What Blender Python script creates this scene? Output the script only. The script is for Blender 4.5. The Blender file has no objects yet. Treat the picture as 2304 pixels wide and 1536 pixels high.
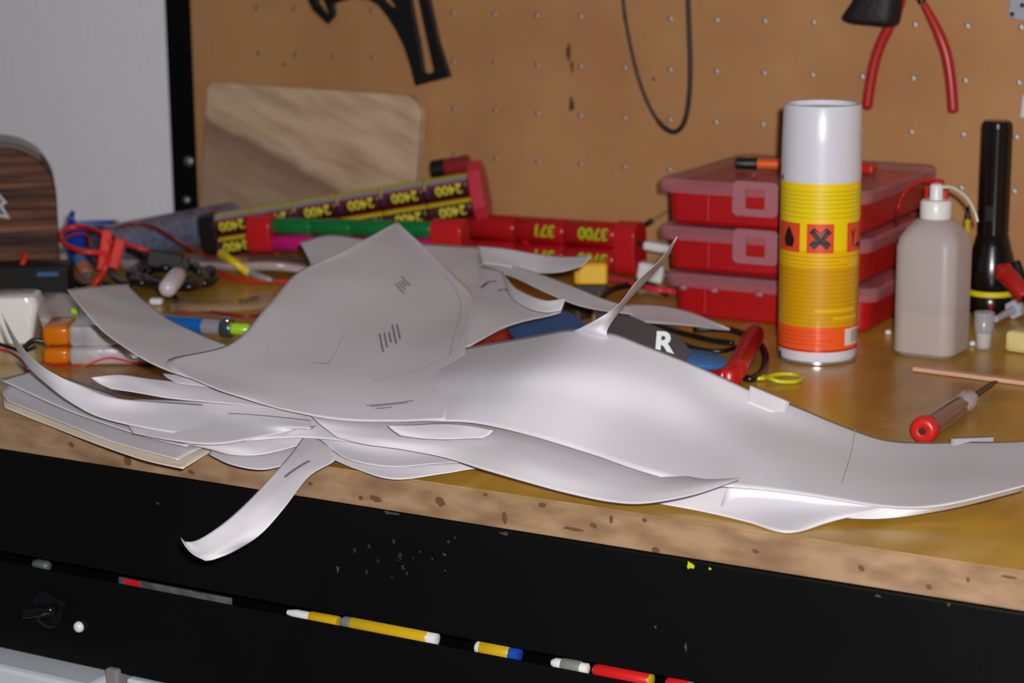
import bpy, bmesh, math, random
from mathutils import Vector, Matrix, noise
random.seed(7)
sc = bpy.context.scene
COL = sc.collection
TZ = 0.90            # height of the worktop above the floor (m); the pegboard face is the plane y = 0

# ------------------------------------------------------------------ camera, light, exposure
F_PX, YAW, PIT, ROL = 4692.8, -0.50764, 0.21371, 0.00822
CAM = Vector((1.37251, -1.89603, TZ + 0.38033))
_f = Vector((math.sin(YAW) * math.cos(PIT), math.cos(YAW) * math.cos(PIT), -math.sin(PIT)))
_r0 = Vector((math.cos(YAW), -math.sin(YAW), 0))
_d0 = _f.cross(_r0)
_r = math.cos(ROL) * _r0 + math.sin(ROL) * _d0
_d = -math.sin(ROL) * _r0 + math.cos(ROL) * _d0
cam_data = bpy.data.cameras.new('camera')
cam = bpy.data.objects.new('camera', cam_data)
COL.objects.link(cam)
cam_data.sensor_width = 36.0
cam_data.lens = F_PX / 2304 * 36.0
cam_data.clip_start = 0.05
mw = Matrix((( _r.x, -_d.x, -_f.x, CAM.x), (_r.y, -_d.y, -_f.y, CAM.y), (_r.z, -_d.z, -_f.z, CAM.z), (0, 0, 0, 1)))
cam.matrix_world = mw
cam_data.dof.use_dof = True
cam_data.dof.focus_distance = 1.40
cam_data.dof.aperture_fstop = 8.5
sc.camera = cam

fl = bpy.data.lights.new('camera_flash', 'POINT')          # the little flash beside the lens
fl.energy = 90
fl.color = (1.0, 0.965, 0.97)
fl.shadow_soft_size = 0.011
flo = bpy.data.objects.new('camera_flash', fl)
COL.objects.link(flo)
flo.location = CAM + _r * 0.028 - _d * 0.035 + _f * 0.0

wd = bpy.data.worlds.new('world')
sc.world = wd
wd.use_nodes = True
wd.node_tree.nodes['Background'].inputs[0].default_value = (0.80, 0.84, 1.0, 1)
wd.node_tree.nodes['Background'].inputs[1].default_value = 0.075

sc.view_settings.view_transform = 'Standard'
sc.view_settings.look = 'None'
sc.view_settings.gamma = 1.0
sc.view_settings.use_curve_mapping = False
sc.view_settings.exposure = 0.0

# ------------------------------------------------------------------ helpers
def ray(px, py):
    return (_r * ((px - 1152) / F_PX) + _d * ((py - 768) / F_PX) + _f)
def P(px, py, h=0.0):
    """point at height h above the worktop"""
    d = ray(px, py)
    return CAM + d * ((TZ + h - CAM.z) / d.z)
def W(px, py, Y=0.0):
    """point on the upright plane y = Y"""
    d = ray(px, py)
    return CAM + d * ((Y - CAM.y) / d.y)

def lin(c):
    return tuple(((v / 255) / 12.92 if v / 255 <= 0.04045 else ((v / 255 + 0.055) / 1.055) ** 2.4) for v in c)

MATS = {}
def mat(name, rgb, rough=0.5, metal=0.0, var=0.0, scale=40.0, rgb2=None, bump=0.0, coat=0.0, spec=0.5,
        stretch=(1, 1, 1), alpha=1.0, trans=0.0, detail=3.0, sss=0.0):
    if name in MATS: return MATS[name]
    m = bpy.data.materials.new(name); m.use_nodes = True
    nt = m.node_tree; b = nt.nodes['Principled BSDF']
    b.inputs['Roughness'].default_value = rough
    b.inputs['Metallic'].default_value = metal
    b.inputs['Coat Weight'].default_value = coat
    b.inputs['Coat Roughness'].default_value = 0.12
    b.inputs['Specular IOR Level'].default_value = spec
    b.inputs['Alpha'].default_value = alpha
    b.inputs['Transmission Weight'].default_value = trans
    c1 = lin(rgb) + (1,)
    b.inputs['Base Color'].default_value = c1
    if var > 0 or rgb2 or bump > 0:
        tc = nt.nodes.new('ShaderNodeTexCoord'); mp = nt.nodes.new('ShaderNodeMapping')
        mp.inputs['Scale'].default_value = stretch
        nz = nt.nodes.new('ShaderNodeTexNoise'); nz.inputs['Scale'].default_value = scale
        nz.inputs['Detail'].default_value = detail
        nt.links.new(tc.outputs['Object'], mp.inputs[0]); nt.links.new(mp.outputs[0], nz.inputs['Vector'])
        if var > 0 or rgb2:
            cr = nt.nodes.new('ShaderNodeValToRGB')
            c2 = (lin(rgb2) + (1,)) if rgb2 else tuple(v * (1 - var) for v in c1[:3]) + (1,)
            cr.color_ramp.elements[0].color = c2; cr.color_ramp.elements[1].color = c1
            cr.color_ramp.elements[0].position = 0.35; cr.color_ramp.elements[1].position = 0.62
            nt.links.new(nz.outputs['Fac'], cr.inputs[0]); nt.links.new(cr.outputs[0], b.inputs['Base Color'])
        if bump > 0:
            bp = nt.nodes.new('ShaderNodeBump'); bp.inputs['Strength'].default_value = bump
            bp.inputs['Distance'].default_value = 0.002
            nt.links.new(nz.outputs['Fac'], bp.inputs['Height']); nt.links.new(bp.outputs[0], b.inputs['Normal'])
    MATS[name] = m
    return m

def mesh(name, verts, faces, m, parent=None, smooth=False, origin=None, midx=None):
    """one mesh object; verts are in the parent's space (or world space when top-level)"""
    me = bpy.data.meshes.new(name)
    o0 = Vector(origin) if origin is not None else Vector((0, 0, 0))
    me.from_pydata([tuple(Vector(v) - o0) for v in verts], [], faces)
    ms = m if isinstance(m, (list, tuple)) else [m]
    for x in ms: me.materials.append(x)
    if midx:
        for i, p in enumerate(me.polygons): p.material_index = midx[i]
    if smooth:
        for p in me.polygons: p.use_smooth = True
    me.update()
    o = bpy.data.objects.new(name, me); COL.objects.link(o)
    o.location = o0
    if parent: o.parent = parent
    return o

def tag(o, label=None, cat=None, group=None, kind=None):
    if label: o['label'] = label
    if cat: o['category'] = cat
    if group: o['group'] = group
    if kind: o['kind'] = kind
    return o

def thing(name, label, cat, loc, rot=(0, 0, 0), group=None):
    o = bpy.data.objects.new(name, None); COL.objects.link(o)
    o.location = loc; o.rotation_euler = rot; o.empty_display_size = 0.02
    return tag(o, label, cat, group)

def from_bm(name, bm, m, parent=None, smooth=False, loc=None):
    me = bpy.data.meshes.new(name); bm.to_mesh(me); bm.free()
    ms = m if isinstance(m, (list, tuple)) else [m]
    for x in ms: me.materials.append(x)
    if smooth:
        for p in me.polygons: p.use_smooth = True
    o = bpy.data.objects.new(name, me); COL.objects.link(o)
    if loc is not None: o.location = loc
    if parent: o.parent = parent
    return o

def box_bm(bm, lo, hi, mtx=None):
    r = bmesh.ops.create_cube(bm, size=1.0)
    lo = Vector(lo); hi = Vector(hi); c = (lo + hi) / 2; s = hi - lo
    for v in r['verts']:
        v.co = Vector((v.co.x * s.x, v.co.y * s.y, v.co.z * s.z)) + c
        if mtx: v.co = mtx @ v.co
    return r['verts']

def box(name, lo, hi, m, parent=None, bevel=0.0, seg=2, smooth=False, mtx=None):
    bm = bmesh.new(); box_bm(bm, lo, hi)
    if bevel > 0:
        bmesh.ops.bevel(bm, geom=list(bm.edges), offset=bevel, segments=seg, affect='EDGES', profile=0.5)
    if mtx: bmesh.ops.transform(bm, matrix=mtx, verts=bm.verts)
    c = Vector((0, 0, 0))
    if parent is None:
        c = (Vector(lo) + Vector(hi)) / 2; c.z = Vector(lo).z
        if mtx: c = mtx @ c
        bmesh.ops.translate(bm, verts=bm.verts, vec=-c)
    return from_bm(name, bm, m, parent, smooth, c)

def lathe_data(prof, seg=40, mtx=None, sx=1, sy=1):
    vs, fs = [], []
    n = len(prof)
    for r, z in prof:
        for k in range(seg):
            a = 2 * math.pi * k / seg
            vs.append(Vector((r * math.cos(a) * sx, r * math.sin(a) * sy, z)))
    for i in range(n - 1):
        for k in range(seg):
            a, b = i * seg + k, i * seg + (k + 1) % seg
            fs.append((a, b, b + seg, a + seg))
    fs.append(tuple(reversed(range(seg)))); fs.append(tuple(range((n - 1) * seg, n * seg)))
    if mtx: vs = [mtx @ v for v in vs]
    return vs, fs

def lathe(name, prof, m, parent=None, seg=40, mtx=None, smooth=True, sx=1, sy=1):
    vs, fs = lathe_data(prof, seg, mtx, sx, sy)
    o = mesh(name, vs, fs, m, parent, False, origin=(vs[0] if parent is None else None))
    if smooth:
        for p in o.data.polygons:
            if len(p.vertices) == 4: p.use_smooth = True
        try: o.data.set_sharp_from_angle(angle=math.radians(50))
        except Exception: pass
    return o

def cr(pts, t):
    n = len(pts)
    if n == 1: return pts[0]
    x = t * (n - 1); i = min(int(x), n - 2); f = x - i
    p1, p2 = pts[i], pts[i + 1]
    p0 = pts[i - 1] if i > 0 else p1 * 2 - p2
    p3 = pts[i + 2] if i + 2 < n else p2 * 2 - p1
    return 0.5 * ((2 * p1) + (p2 - p0) * f + (2 * p0 - 5 * p1 + 4 * p2 - p3) * f * f + (3 * p1 - p0 - 3 * p2 + p3) * f ** 3)

def tube_data(pts, r, n=None, seg=10, flat=1.0, rfun=None):
    pts = [Vector(p) for p in pts]
    n = n or max(2, len(pts) * 7)
    c = [cr(pts, i / (n - 1)) for i in range(n)]
    T = [(c[min(i + 1, n - 1)] - c[max(i - 1, 0)]).normalized() for i in range(n)]
    up = Vector((0, 0, 1)) if abs(T[0].z) < 0.9 else Vector((0, 1, 0))
    N = (up - T[0] * up.dot(T[0])).normalized()
    vs, fs = [], []
    for i in range(n):
        N = (N - T[i] * N.dot(T[i])).normalized(); B = T[i].cross(N)
        rr = r * (rfun(i / (n - 1)) if rfun else 1)
        for k in range(seg):
            a = 2 * math.pi * k / seg
            vs.append(c[i] + N * (rr * math.cos(a) * flat) + B * (rr * math.sin(a)))
    for i in range(n - 1):
        for k in range(seg):
            a, b = i * seg + k, i * seg + (k + 1) % seg
            fs.append((a, b, b + seg, a + seg))
    fs.append(tuple(reversed(range(seg)))); fs.append(tuple(range((n - 1) * seg, n * seg)))
    return vs, fs

def tube(name, pts, r, m, parent=None, n=None, seg=10, flat=1.0, rfun=None, label=None, cat=None, group=None):
    vs, fs = tube_data(pts, r, n, seg, flat, rfun)
    o = mesh(name, vs, fs, m, parent, True, origin=(pts[0] if parent is None else None))
    if label: tag(o, label, cat, group)
    return o

def axis_mtx(a, b, upv=(0, 0, 1)):
    """matrix whose local z runs from a to b, local x points as near as possible to upv"""
    a, b = Vector(a), Vector(b); z = (b - a).normalized(); u = Vector(upv)
    x = (u - z * u.dot(z)).normalized(); y = z.cross(x)
    return Matrix(((x.x, y.x, z.x, a.x), (x.y, y.y, z.y, a.y), (x.z, y.z, z.z, a.z), (0, 0, 0, 1)))

def flat_curve(loops, depth, bev=0.0):
    """extruded 2D outline (first loop outer, others holes) as verts / faces, in the x-y plane"""
    cu = bpy.data.curves.new('tmp', 'CURVE'); cu.dimensions = '2D'; cu.fill_mode = 'BOTH'
    cu.extrude = depth / 2; cu.bevel_depth = bev
    for lp in loops:
        s = cu.splines.new('POLY'); s.points.add(len(lp) - 1)
        for p, q in zip(s.points, lp): p.co = (q[0], q[1], 0, 1)
        s.use_cyclic_u = True
    return curve_data(cu)

def curve_data(cu):
    o = bpy.data.objects.new('tmp', cu); COL.objects.link(o)
    dg = bpy.context.evaluated_depsgraph_get()
    me = bpy.data.meshes.new_from_object(o.evaluated_get(dg))
    vs = [v.co.copy() for v in me.vertices]; fs = [tuple(p.vertices) for p in me.polygons]
    bpy.data.objects.remove(o); bpy.data.curves.remove(cu); bpy.data.meshes.remove(me)
    return vs, fs

def text_data(s, size, extrude=0.0002, bold=0.0):
    cu = bpy.data.curves.new('tmp', 'FONT'); cu.body = s; cu.size = size; cu.extrude = extrude
    cu.align_x = 'CENTER'; cu.align_y = 'CENTER'; cu.offset = bold; cu.resolution_u = 3
    return curve_data(cu)

# sheets of paper: a net of control points, smoothed into a curved surface
paper_mat = mat('white_paper', (214, 211, 215), 0.62, spec=0.25, var=0.03, scale=6)
cream_mat = mat('cream_paper', (236, 222, 200), 0.65, spec=0.25, var=0.03, scale=8)
back_mat = mat('pale_paper_back', (226, 223, 228), 0.62, spec=0.25)  # plain pale tone for sheet backs
ink_mat = mat('grey_print', (126, 120, 130), 0.7)
blue_ink = mat('blue_ink', (30, 34, 110), 0.6)
SURF = {}
def sheet(label, rows, name='paper_sheet', m=None, nu=26, nv=26, group='loose paper sheets piled on the bench', cat='paper', key=None, wob=0.0012, thick=0.00018):
    net = [[P(x, y, h / 1000.0) for (x, y, h) in r] for r in rows]
    def ev(u, v):
        col = [cr(r, u) for r in net]
        return cr(col, v)
    sd = random.random() * 50
    pts = []
    for j in range(nv + 1):
        for i in range(nu + 1):
            p = ev(i / nu, j / nv)
            p = p + Vector((0, 0, wob * noise.noise(Vector((p.x * 14 + sd, p.y * 14, sd)))))
            pts.append(p)
    fs = []
    for j in range(nv):
        for i in range(nu):
            a = j * (nu + 1) + i; fs.append((a, a + nu + 1, a + nu + 2, a + 1))
    o = mesh(name, pts, fs, m or paper_mat, None, True, origin=pts[len(pts) // 2])
    s = o.modifiers.new('thickness', 'SOLIDIFY'); s.thickness = thick; s.offset = 0
    tag(o, label, cat, group)
    if key: SURF[key] = (ev, o)
    return o

def mark(key, uv, w=0.0012, name='printed_line', m=None, lift=0.0008):
    """a printed stroke lying on a sheet: uv is a list of (u, v) along it"""
    ev, o = SURF[key]
    n = 10; up = Vector((0, 0, 1)); vs = []
    pts = [Vector((a, b, 0)) for a, b in uv]
    for i in range(n + 1):
        q = cr(pts, i / n); q2 = cr(pts, min(1, i / n + 0.02)); q1 = cr(pts, max(0, i / n - 0.02))
        p = ev(q.x, q.y); t = (ev(q2.x, q2.y) - ev(q1.x, q1.y)).normalized()
        nrm = (ev(q.x + .01, q.y) - ev(q.x - .01, q.y)).cross(ev(q.x, q.y + .01) - ev(q.x, q.y - .01)).normalized()
        if nrm.dot(CAM - p) < 0: nrm = -nrm
        s = nrm.cross(t).normalized()
        for k in (-1, 1): vs.append(p + s * (w * k / 2) + nrm * lift - o.location)
    fs = [(2 * i, 2 * i + 1, 2 * i + 3, 2 * i + 2) for i in range(n)]
    return mesh(name, vs, fs, m or ink_mat, o)

# ------------------------------------------------------------------ the setting
def wallpaper():
    m = mat('white_woodchip_wall', (250, 249, 252), 0.8, var=0.03, scale=60, stretch=(3, 1, 0.35), bump=0.2)
    return m
box('wall_back', (-2.6, 0.035, 0.0), (3.2, 0.135, 2.6), wallpaper())['kind'] = 'structure'
box('floor', (-2.6, -3.2, -0.05), (3.2, 0.035, 0.0), mat('grey_concrete', (95, 92, 90), 0.8, var=0.3, scale=5))['kind'] = 'structure'

# ------------------------------------------------------------------ workbench
FY = -0.77
black_paint = mat('black_painted_steel', (10, 10, 11), 0.45, var=0.25, scale=9, spec=0.18)
def worktop_material():
    m = bpy.data.materials.new('varnished_chipboard'); m.use_nodes = True
    nt = m.node_tree; b = nt.nodes['Principled BSDF']
    L = nt.links.new
    tc = nt.nodes.new('ShaderNodeTexCoord')
    def nz(scale, st, det=4):
        mp = nt.nodes.new('ShaderNodeMapping'); mp.inputs['Scale'].default_value = st
        n = nt.nodes.new('ShaderNodeTexNoise'); n.inputs['Scale'].default_value = scale; n.inputs['Detail'].default_value = det
        L(tc.outputs['Object'], mp.inputs[0]); L(mp.outputs[0], n.inputs['Vector']); return n
    n1 = nz(5, (1, 1, 1)); n2 = nz(55, (1, 0.25, 1)); n3 = nz(22, (1, 1, 1), 6)
    cr1 = nt.nodes.new('ShaderNodeValToRGB')
    cr1.color_ramp.elements[0].color = lin((170, 120, 54)) + (1,); cr1.color_ramp.elements[1].color = lin((214, 172, 64)) + (1,)
    cr1.color_ramp.elements[0].position = 0.3; cr1.color_ramp.elements[1].position = 0.65
    L(n1.outputs['Fac'], cr1.inputs[0])
    cr2 = nt.nodes.new('ShaderNodeValToRGB')
    cr2.color_ramp.elements[0].color = (0.72, 0.66, 0.6, 1); cr2.color_ramp.elements[1].color = (1, 1, 1, 1)
    cr2.color_ramp.elements[0].position = 0.3; cr2.color_ramp.elements[1].position = 0.6
    L(n2.outputs['Fac'], cr2.inputs[0])
    mx = nt.nodes.new('ShaderNodeMix'); mx.data_type = 'RGBA'; mx.blend_type = 'MULTIPLY'; mx.inputs[0].default_value = 0.6
    L(cr1.outputs[0], mx.inputs[6]); L(cr2.outputs[0], mx.inputs[7])
    # pale dusty smudges
    cr3 = nt.nodes.new('ShaderNodeValToRGB')
    cr3.color_ramp.elements[0].position = 0.58; cr3.color_ramp.elements[1].position = 0.72
    cr3.color_ramp.elements[0].color = (0, 0, 0, 1); cr3.color_ramp.elements[1].color = (0.20, 0.20, 0.20, 1)
    L(n3.outputs['Fac'], cr3.inputs[0])
    mx2 = nt.nodes.new('ShaderNodeMix'); mx2.data_type = 'RGBA'; mx2.inputs[7].default_value = lin((225, 205, 170)) + (1,)
    L(cr3.outputs[0], mx2.inputs[0]); L(mx.outputs[2], mx2.inputs[6])
    L(mx2.outputs[2], b.inputs['Base Color'])
    b.inputs['Roughness'].default_value = 0.28; b.inputs['Specular IOR Level'].default_value = 0.5
    return m
def edge_material():
    m = bpy.data.materials.new('raw_wood_edge'); m.use_nodes = True
    nt = m.node_tree; b = nt.nodes['Principled BSDF']; L = nt.links.new
    tc = nt.nodes.new('ShaderNodeTexCoord')
    mp = nt.nodes.new('ShaderNodeMapping'); mp.inputs['Scale'].default_value = (1, 1, 3)
    n = nt.nodes.new('ShaderNodeTexNoise'); n.inputs['Scale'].default_value = 26; n.inputs['Detail'].default_value = 4
    L(tc.outputs['Object'], mp.inputs[0]); L(mp.outputs[0], n.inputs['Vector'])
    c = nt.nodes.new('ShaderNodeValToRGB')
    e = c.color_ramp.elements
    e[0].position = 0.22; e[0].color = lin((120, 84, 58)) + (1,)
    e[1].position = 0.42; e[1].color = lin((138, 108, 78)) + (1,)
    x = e.new(0.6); x.color = lin((162, 131, 98)) + (1,)
    L(n.outputs['Fac'], c.inputs[0]); L(c.outputs[0], b.inputs['Base Color'])
    b.inputs['Roughness'].default_value = 0.6
    return m
wt, we = worktop_material(), edge_material()
stain = mat('dark_knot_stain', (104, 68, 46), 0.6)
bench = thing('workbench', 'black metal workbench with yellow varnished worktop covered in papers', 'workbench', (0.75, -0.38, 0))
def bl(x, y, z): return (x - 0.75, y + 0.38, z)
X0, X1 = -0.127, 2.35
# worktop: top face and underside varnished, front face raw
bm = bmesh.new()
box_bm(bm, bl(X0, FY, TZ - 0.024), bl(X1, 0.034, TZ))
bm.faces.ensure_lookup_table()
for f in bm.faces:
    f.material_index = 1 if f.normal.y < -0.9 or f.normal.x < -0.9 else 0
bmesh.ops.bevel(bm, geom=[e for e in bm.edges if all(v.co.y < -0.3 for v in e.verts)], offset=0.0012, segments=2, affect='EDGES')
bm.normal_update()
for f in bm.faces:
    f.material_index = 1 if f.normal.y < -0.1 or f.normal.x < -0.9 else 0
top = from_bm('worktop', bm, [wt, we], bench)
# knots and stains along the raw edge
for (px, py, w, h) in ((160, 1000, 10, 10), (287, 1037, 17, 14), (430, 1062, 12, 8), (698, 1088, 8, 6), (812, 1120, 7, 9), (845, 1122, 20, 10),
                       (990, 1128, 16, 14), (1135, 1165, 9, 17), (1092, 1112, 8, 6), (1220, 1136, 11, 9), (1290, 1190, 28, 6), (1335, 1182, 10, 8), (1375, 1168, 6, 12),
                       (1450, 1170, 8, 6), (1475, 1238, 13, 9), (1938, 1278, 8, 9), (2178, 1304, 5, 7), (2270, 1298, 18, 5), (1700, 1240, 10, 6), (2090, 1320, 8, 7)):
    c = W(px, py, FY - 0.0006)
    if c.z > TZ - 0.001: c.z = TZ - 0.004
    vs = []
    for k in range(14):
        a = 2 * math.pi * k / 14; q = 1 + 0.14 * math.sin(2 * a + px) + 0.1 * math.sin(5 * a + py)
        x, z = c.x + w / 4200 * q * math.cos(a), c.z + h / 4600 * q * math.sin(a)
        z = min(max(z, TZ - 0.0232), TZ - 0.0016)
        vs.append(bl(x, FY - 0.0005, z))
    mesh('knot', vs, [tuple(range(14))], stain, top).location = (0, 0, 0)
box('front_rail', bl(X0, FY - 0.001, TZ - 0.104), bl(X1, FY + 0.03, TZ - 0.0245), black_paint, bench, 0.0015)
box('side_rail', bl(X0, FY + 0.031, TZ - 0.104), bl(X0 + 0.03, 0.0, TZ - 0.0245), black_paint, bench, 0.0015)
box('side_rail', bl(X1 - 0.03, FY + 0.031, TZ - 0.104), bl(X1, 0.0, TZ - 0.0245), black_paint, bench, 0.0015)
for x in (X0, X1 - 0.05):
    box('leg', bl(x, FY + 0.0, 0.0), bl(x + 0.05, FY + 0.05, TZ - 0.105), black_paint, bench, 0.0015)
    box('leg', bl(x, -0.05, 0.0), bl(x + 0.05, 0.0, TZ - 0.105), black_paint, bench, 0.0015)
box('lower_shelf', bl(X0 + .051, FY + 0.02, 0.30), bl(X1 - .051, -0.02, 0.325), black_paint, bench, 0.001)
post = box('upright_post', bl(-0.1315, 0.0045, TZ + 0.0005), bl(-0.0925, 0.0345, TZ + 1.0), black_paint, bench, 0.001)
post2 = box('upright_post', bl(2.315, 0.0045, TZ + 0.0005), bl(2.35, 0.0345, TZ + 1.0), black_paint, bench, 0.001)
chrome = mat('dull_zinc', (165, 168, 172), 0.38, 0.8)
for (px, py, r) in ((425, 363, 0.0060), (420, 450, 0.0045)):
    c = W(px, py, 0.003)
    lathe('bolt_head', [(r, 0), (r, 0.002), (r * 0.8, 0.0035), (r * 0.3, 0.0045)], chrome, bench, 16, Matrix.Translation(Vector(bl(c.x, 0.0044, c.z))) @ Matrix.Rotation(math.pi / 2, 4, 'X'))
# chips of white paint and a yellow dot on the black rail
chip = mat('grey_scuff', (54, 57, 57), 0.7)
yellow_dot = mat('yellow_paint', (190, 190, 20), 0.5)
def scuff(px, py, w, h, m, yy=FY - 0.0016, parent=bench, nm='scuff'):
    c = W(px, py, yy); vs = []
    for k in range(9):
        a = 2 * math.pi * k / 9; q = 1 + 0.35 * math.sin(2.3 * k + px)
        vs.append(bl(c.x + w / 3400 * q * math.cos(a), yy, c.z + h / 3600 * q * math.sin(a)))
    return mesh(nm, vs, [tuple(range(9))], m, parent)
random.seed(3)
chip2 = mat('faint_scuff', (32, 34, 34), 0.7)
for i in range(20):
    scuff(random.gauss(910, 60), random.gauss(1262, 22), random.uniform(2, 5), random.uniform(2, 7), chip2)
for (px, py, w, h) in ((760, 1280, 4, 9), (355, 1132, 5, 3), (880, 1154, 22, 4), (1135, 1200, 12, 4), (1000, 1247, 4, 4), (1543, 1455, 3, 10), (1475, 1410, 3, 4), (1975, 1340, 6, 3), (2135, 1360, 4, 4)):
    scuff(px, py, w, h, chip)
scuff(1553, 1272, 8, 8, yellow_dot, nm='paint_spot'); scuff(1597, 1279, 3, 3, yellow_dot, nm='paint_spot')

# drawer hanging below the rail, open a slot at the top
dz0, dz1 = TZ - 0.182, TZ - 0.1124
drawer = thing('drawer', 'wide black drawer under the bench rail, pens showing in its slot', 'drawer', (0.75, FY, dz0))
def dl(x, y, z): return (x - 0.75, y - FY, z - dz0)
box('drawer_front', dl(X0 + 0.06, FY - 0.0, dz0), dl(X1 - 0.06, FY + 0.002, dz1), black_paint, drawer, 0.0006)
box('drawer_tray', dl(X0 + 0.07, FY + 0.0022, dz0 + 0.05), dl(X1 - 0.07, FY + 0.4, dz0 + 0.054), black_paint, drawer)
box('drawer_side', dl(X0 + 0.07, FY + 0.0022, dz0 + 0.0545), dl(X0 + 0.08, FY + 0.4, dz1), black_paint, drawer)
box('drawer_side', dl(X1 - 0.08, FY + 0.0022, dz0 + 0.0545), dl(X1 - 0.07, FY + 0.4, dz1), black_paint, drawer)
gloss_black = mat('glossy_black_plastic', (14, 14, 15), 0.16)
c0 = W(112, 1370, FY)
c = Vector(dl(c0.x, FY - 0.0003, c0.z))
lathe('lock_plate', [(0.014, 0), (0.014, 0.002), (0.012, 0.003)], gloss_black, drawer, 28, Matrix.Translation(c) @ Matrix.Rotation(math.pi / 2, 4, 'X'))
tube('latch_lever', [c + Vector((-0.014, -0.012, -0.002)), c + Vector((0, -0.008, 0.001)), c + Vector((0.014, -0.012, 0.006))], 0.0042, gloss_black, drawer, seg=14)
c1 = W(175, 1411, FY - 0.002); c = Vector(dl(c1.x, FY - 0.0002, c1.z))
o = lathe('white_screw_cap', [(0.0042, 0), (0.0042, 0.001), (0.0034, 0.0028), (0.0015, 0.0038)], mat('white_plastic', (225, 225, 222), 0.35), drawer, 18, Matrix.Translation(c) @ Matrix.Rotation(math.pi / 2, 4, 'X'))

# things lying along the drawer slot
white_plastic = MATS['white_plastic']
yel_pl = mat('yellow_plastic', (196, 160, 18), 0.35)
red_pl = mat('red_plastic', (200, 28, 26), 0.35)
grey_pl = mat('grey_plastic', (120, 122, 120), 0.45)
blue_pl = mat('blue_plastic', (26, 70, 160), 0.35)
def stick_in_slot(name, label, cat, xa, xb, r, body, ends, py_off=0.0):
    """a pen lying behind the drawer's lip; xa, xb are picture columns"""
    r *= 0.88
    ya = 1262 + (xa) * 0.1815; yb = 1262 + xb * 0.1815
    a = W(xa, ya, FY + 0.0027 + r); b = W(xb, yb, FY + 0.0027 + r)
    zc = dz0 + 0.054 + 0.0158; a.z = b.z = zc
    t = thing(name, label, cat, a)
    M = axis_mtx((0, 0, 0), b - a)
    L = (b - a).length
    prev = 0
    bd = [(0.0, ends[0][0], r * 0.9)] if ends else []
    segs = []
    lo = ends[0][1] * L if ends and ends[0] else 0
    hi = L - (ends[1][1] * L if ends and len(ends) > 1 else 0)
    lathe('barrel', [(r * .9, lo), (r, lo + .001), (r, hi - .001), (r * .9, hi)], body, t, 16, M)
    if ends and ends[0][1] > 0: lathe('tip', [(r * .45, 0), (r * .8, lo * .4), (r * .8, lo)], ends[0][0], t, 16, M)
    if ends and len(ends) > 1: lathe('end_cap', [(r * .85, hi), (r * .85, L - .001), (r * .5, L)], ends[1][0], t, 16, M)
    return t
o = box('steel_ruler', (0, 0, 0), (1, 1, 1), mat('scratched_steel', (120, 124, 120), 0.4, 0.4, var=0.5, scale=90), None)
bpy.data.objects.remove(o)
a = W(268, 1292, FY + 0.005); b = W(520, 1337, FY + 0.005)
ru = thing('metal_ruler', 'grey metal ruler in the drawer slot left of the yellow pens', 'ruler', (a.x, FY + 0.005, dz0 + 0.0545))
box('blade', (0, -0.001, 0), (b.x - a.x, 0.0012, 0.0185), MATS['scratched_steel'], ru, 0.0003)
box('red_mark', (0.006, -0.0016, 0.0120), (0.020, -0.0011, 0.0184), red_pl, ru)
stick_in_slot('pen', 'white-tipped thin yellow pen in the slot, nearest the ruler', 'pen', 648, 762, 0.0046, yel_pl, [(white_plastic, 0.45)])
stick_in_slot('pen', 'long yellow pen with red and white ringed end in the drawer slot', 'pen', 768, 985, 0.0066, yel_pl, [(grey_pl, 0.12), (white_plastic, 0.09)])
stick_in_slot('pen', 'short fat yellow pen with white tip and blue end in the drawer slot', 'pen', 1070, 1172, 0.0068, yel_pl, [(white_plastic, 0.14), (blue_pl, 0.22)])
stick_in_slot('pen', 'dull grey-white stub in the slot left of the red pens', 'pen', 1242, 1325, 0.0052, grey_pl, [(white_plastic, 0.28), (white_plastic, 0.2)])
stick_in_slot('pen', 'longer red pen in the drawer slot', 'pen', 1335, 1470, 0.0062, red_pl, [(red_pl, 0.1), (yel_pl, 0.05)])
stick_in_slot('pen', 'shorter red pen rightmost in the visible drawer slot', 'pen', 1500, 1560, 0.0062, red_pl, [(red_pl, 0.1), (grey_pl, 0.15)])
stick_in_slot('pen', 'small shiny metal rod at the left end of the drawer slot', 'pen', 76, 112, 0.0046, chrome, [(chrome, 0.2), (chrome, 0.1)])

# boxes below the drawer at the lower left, standing on the lower shelf
SH = 0.325
ca = W(8, 1470, FY - 0.02); cb = W(198, 1508, FY - 0.02)
bx = thing('storage_box', 'large white box with blue corner below the drawer, bottom left', 'box', ((0.2 + cb.x) / 2, -0.64, SH))
hw = (cb.x - 0.2) / 2
hb = ca.z - SH - 0.011
box('body', (-hw, -0.15, 0.0), (hw, 0.15, hb), mat('white_card', (206, 210, 216), 0.55), bx, 0.004)
tri = [(hw - 0.0005, hb - 0.004), (hw - 0.006, hb - 0.032), (hw + 0.0, hb - 0.032)]
mesh('blue_corner', [Vector((x, y, z)) for y in (-0.1515, -0.1502) for x, z in tri], [(0, 1, 2), (5, 4, 3), (0, 3, 4, 1), (1, 4, 5, 2), (2, 5, 3, 0)], blue_pl, bx)
cc = W(272, 1512, FY); ce = W(208, 1490, FY)
gb = box('grey_carton', (cb.x + 0.0025, FY - 0.005, SH), (cc.x, FY + 0.20, ce.z), mat('grey_card', (128, 122, 122), 0.6), None, 0.002)
tag(gb, 'narrow grey carton between two white boxes below the drawer', 'box')
ce = W(276, 1524, FY)
gb = box('white_carton', (ce.x + 0.003, FY, SH), (ce.x + 0.16, FY + 0.25, ce.z), MATS['white_card'], None, 0.002)
tag(gb, 'white carton right of the grey one, just in frame below the drawer', 'box')

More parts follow.
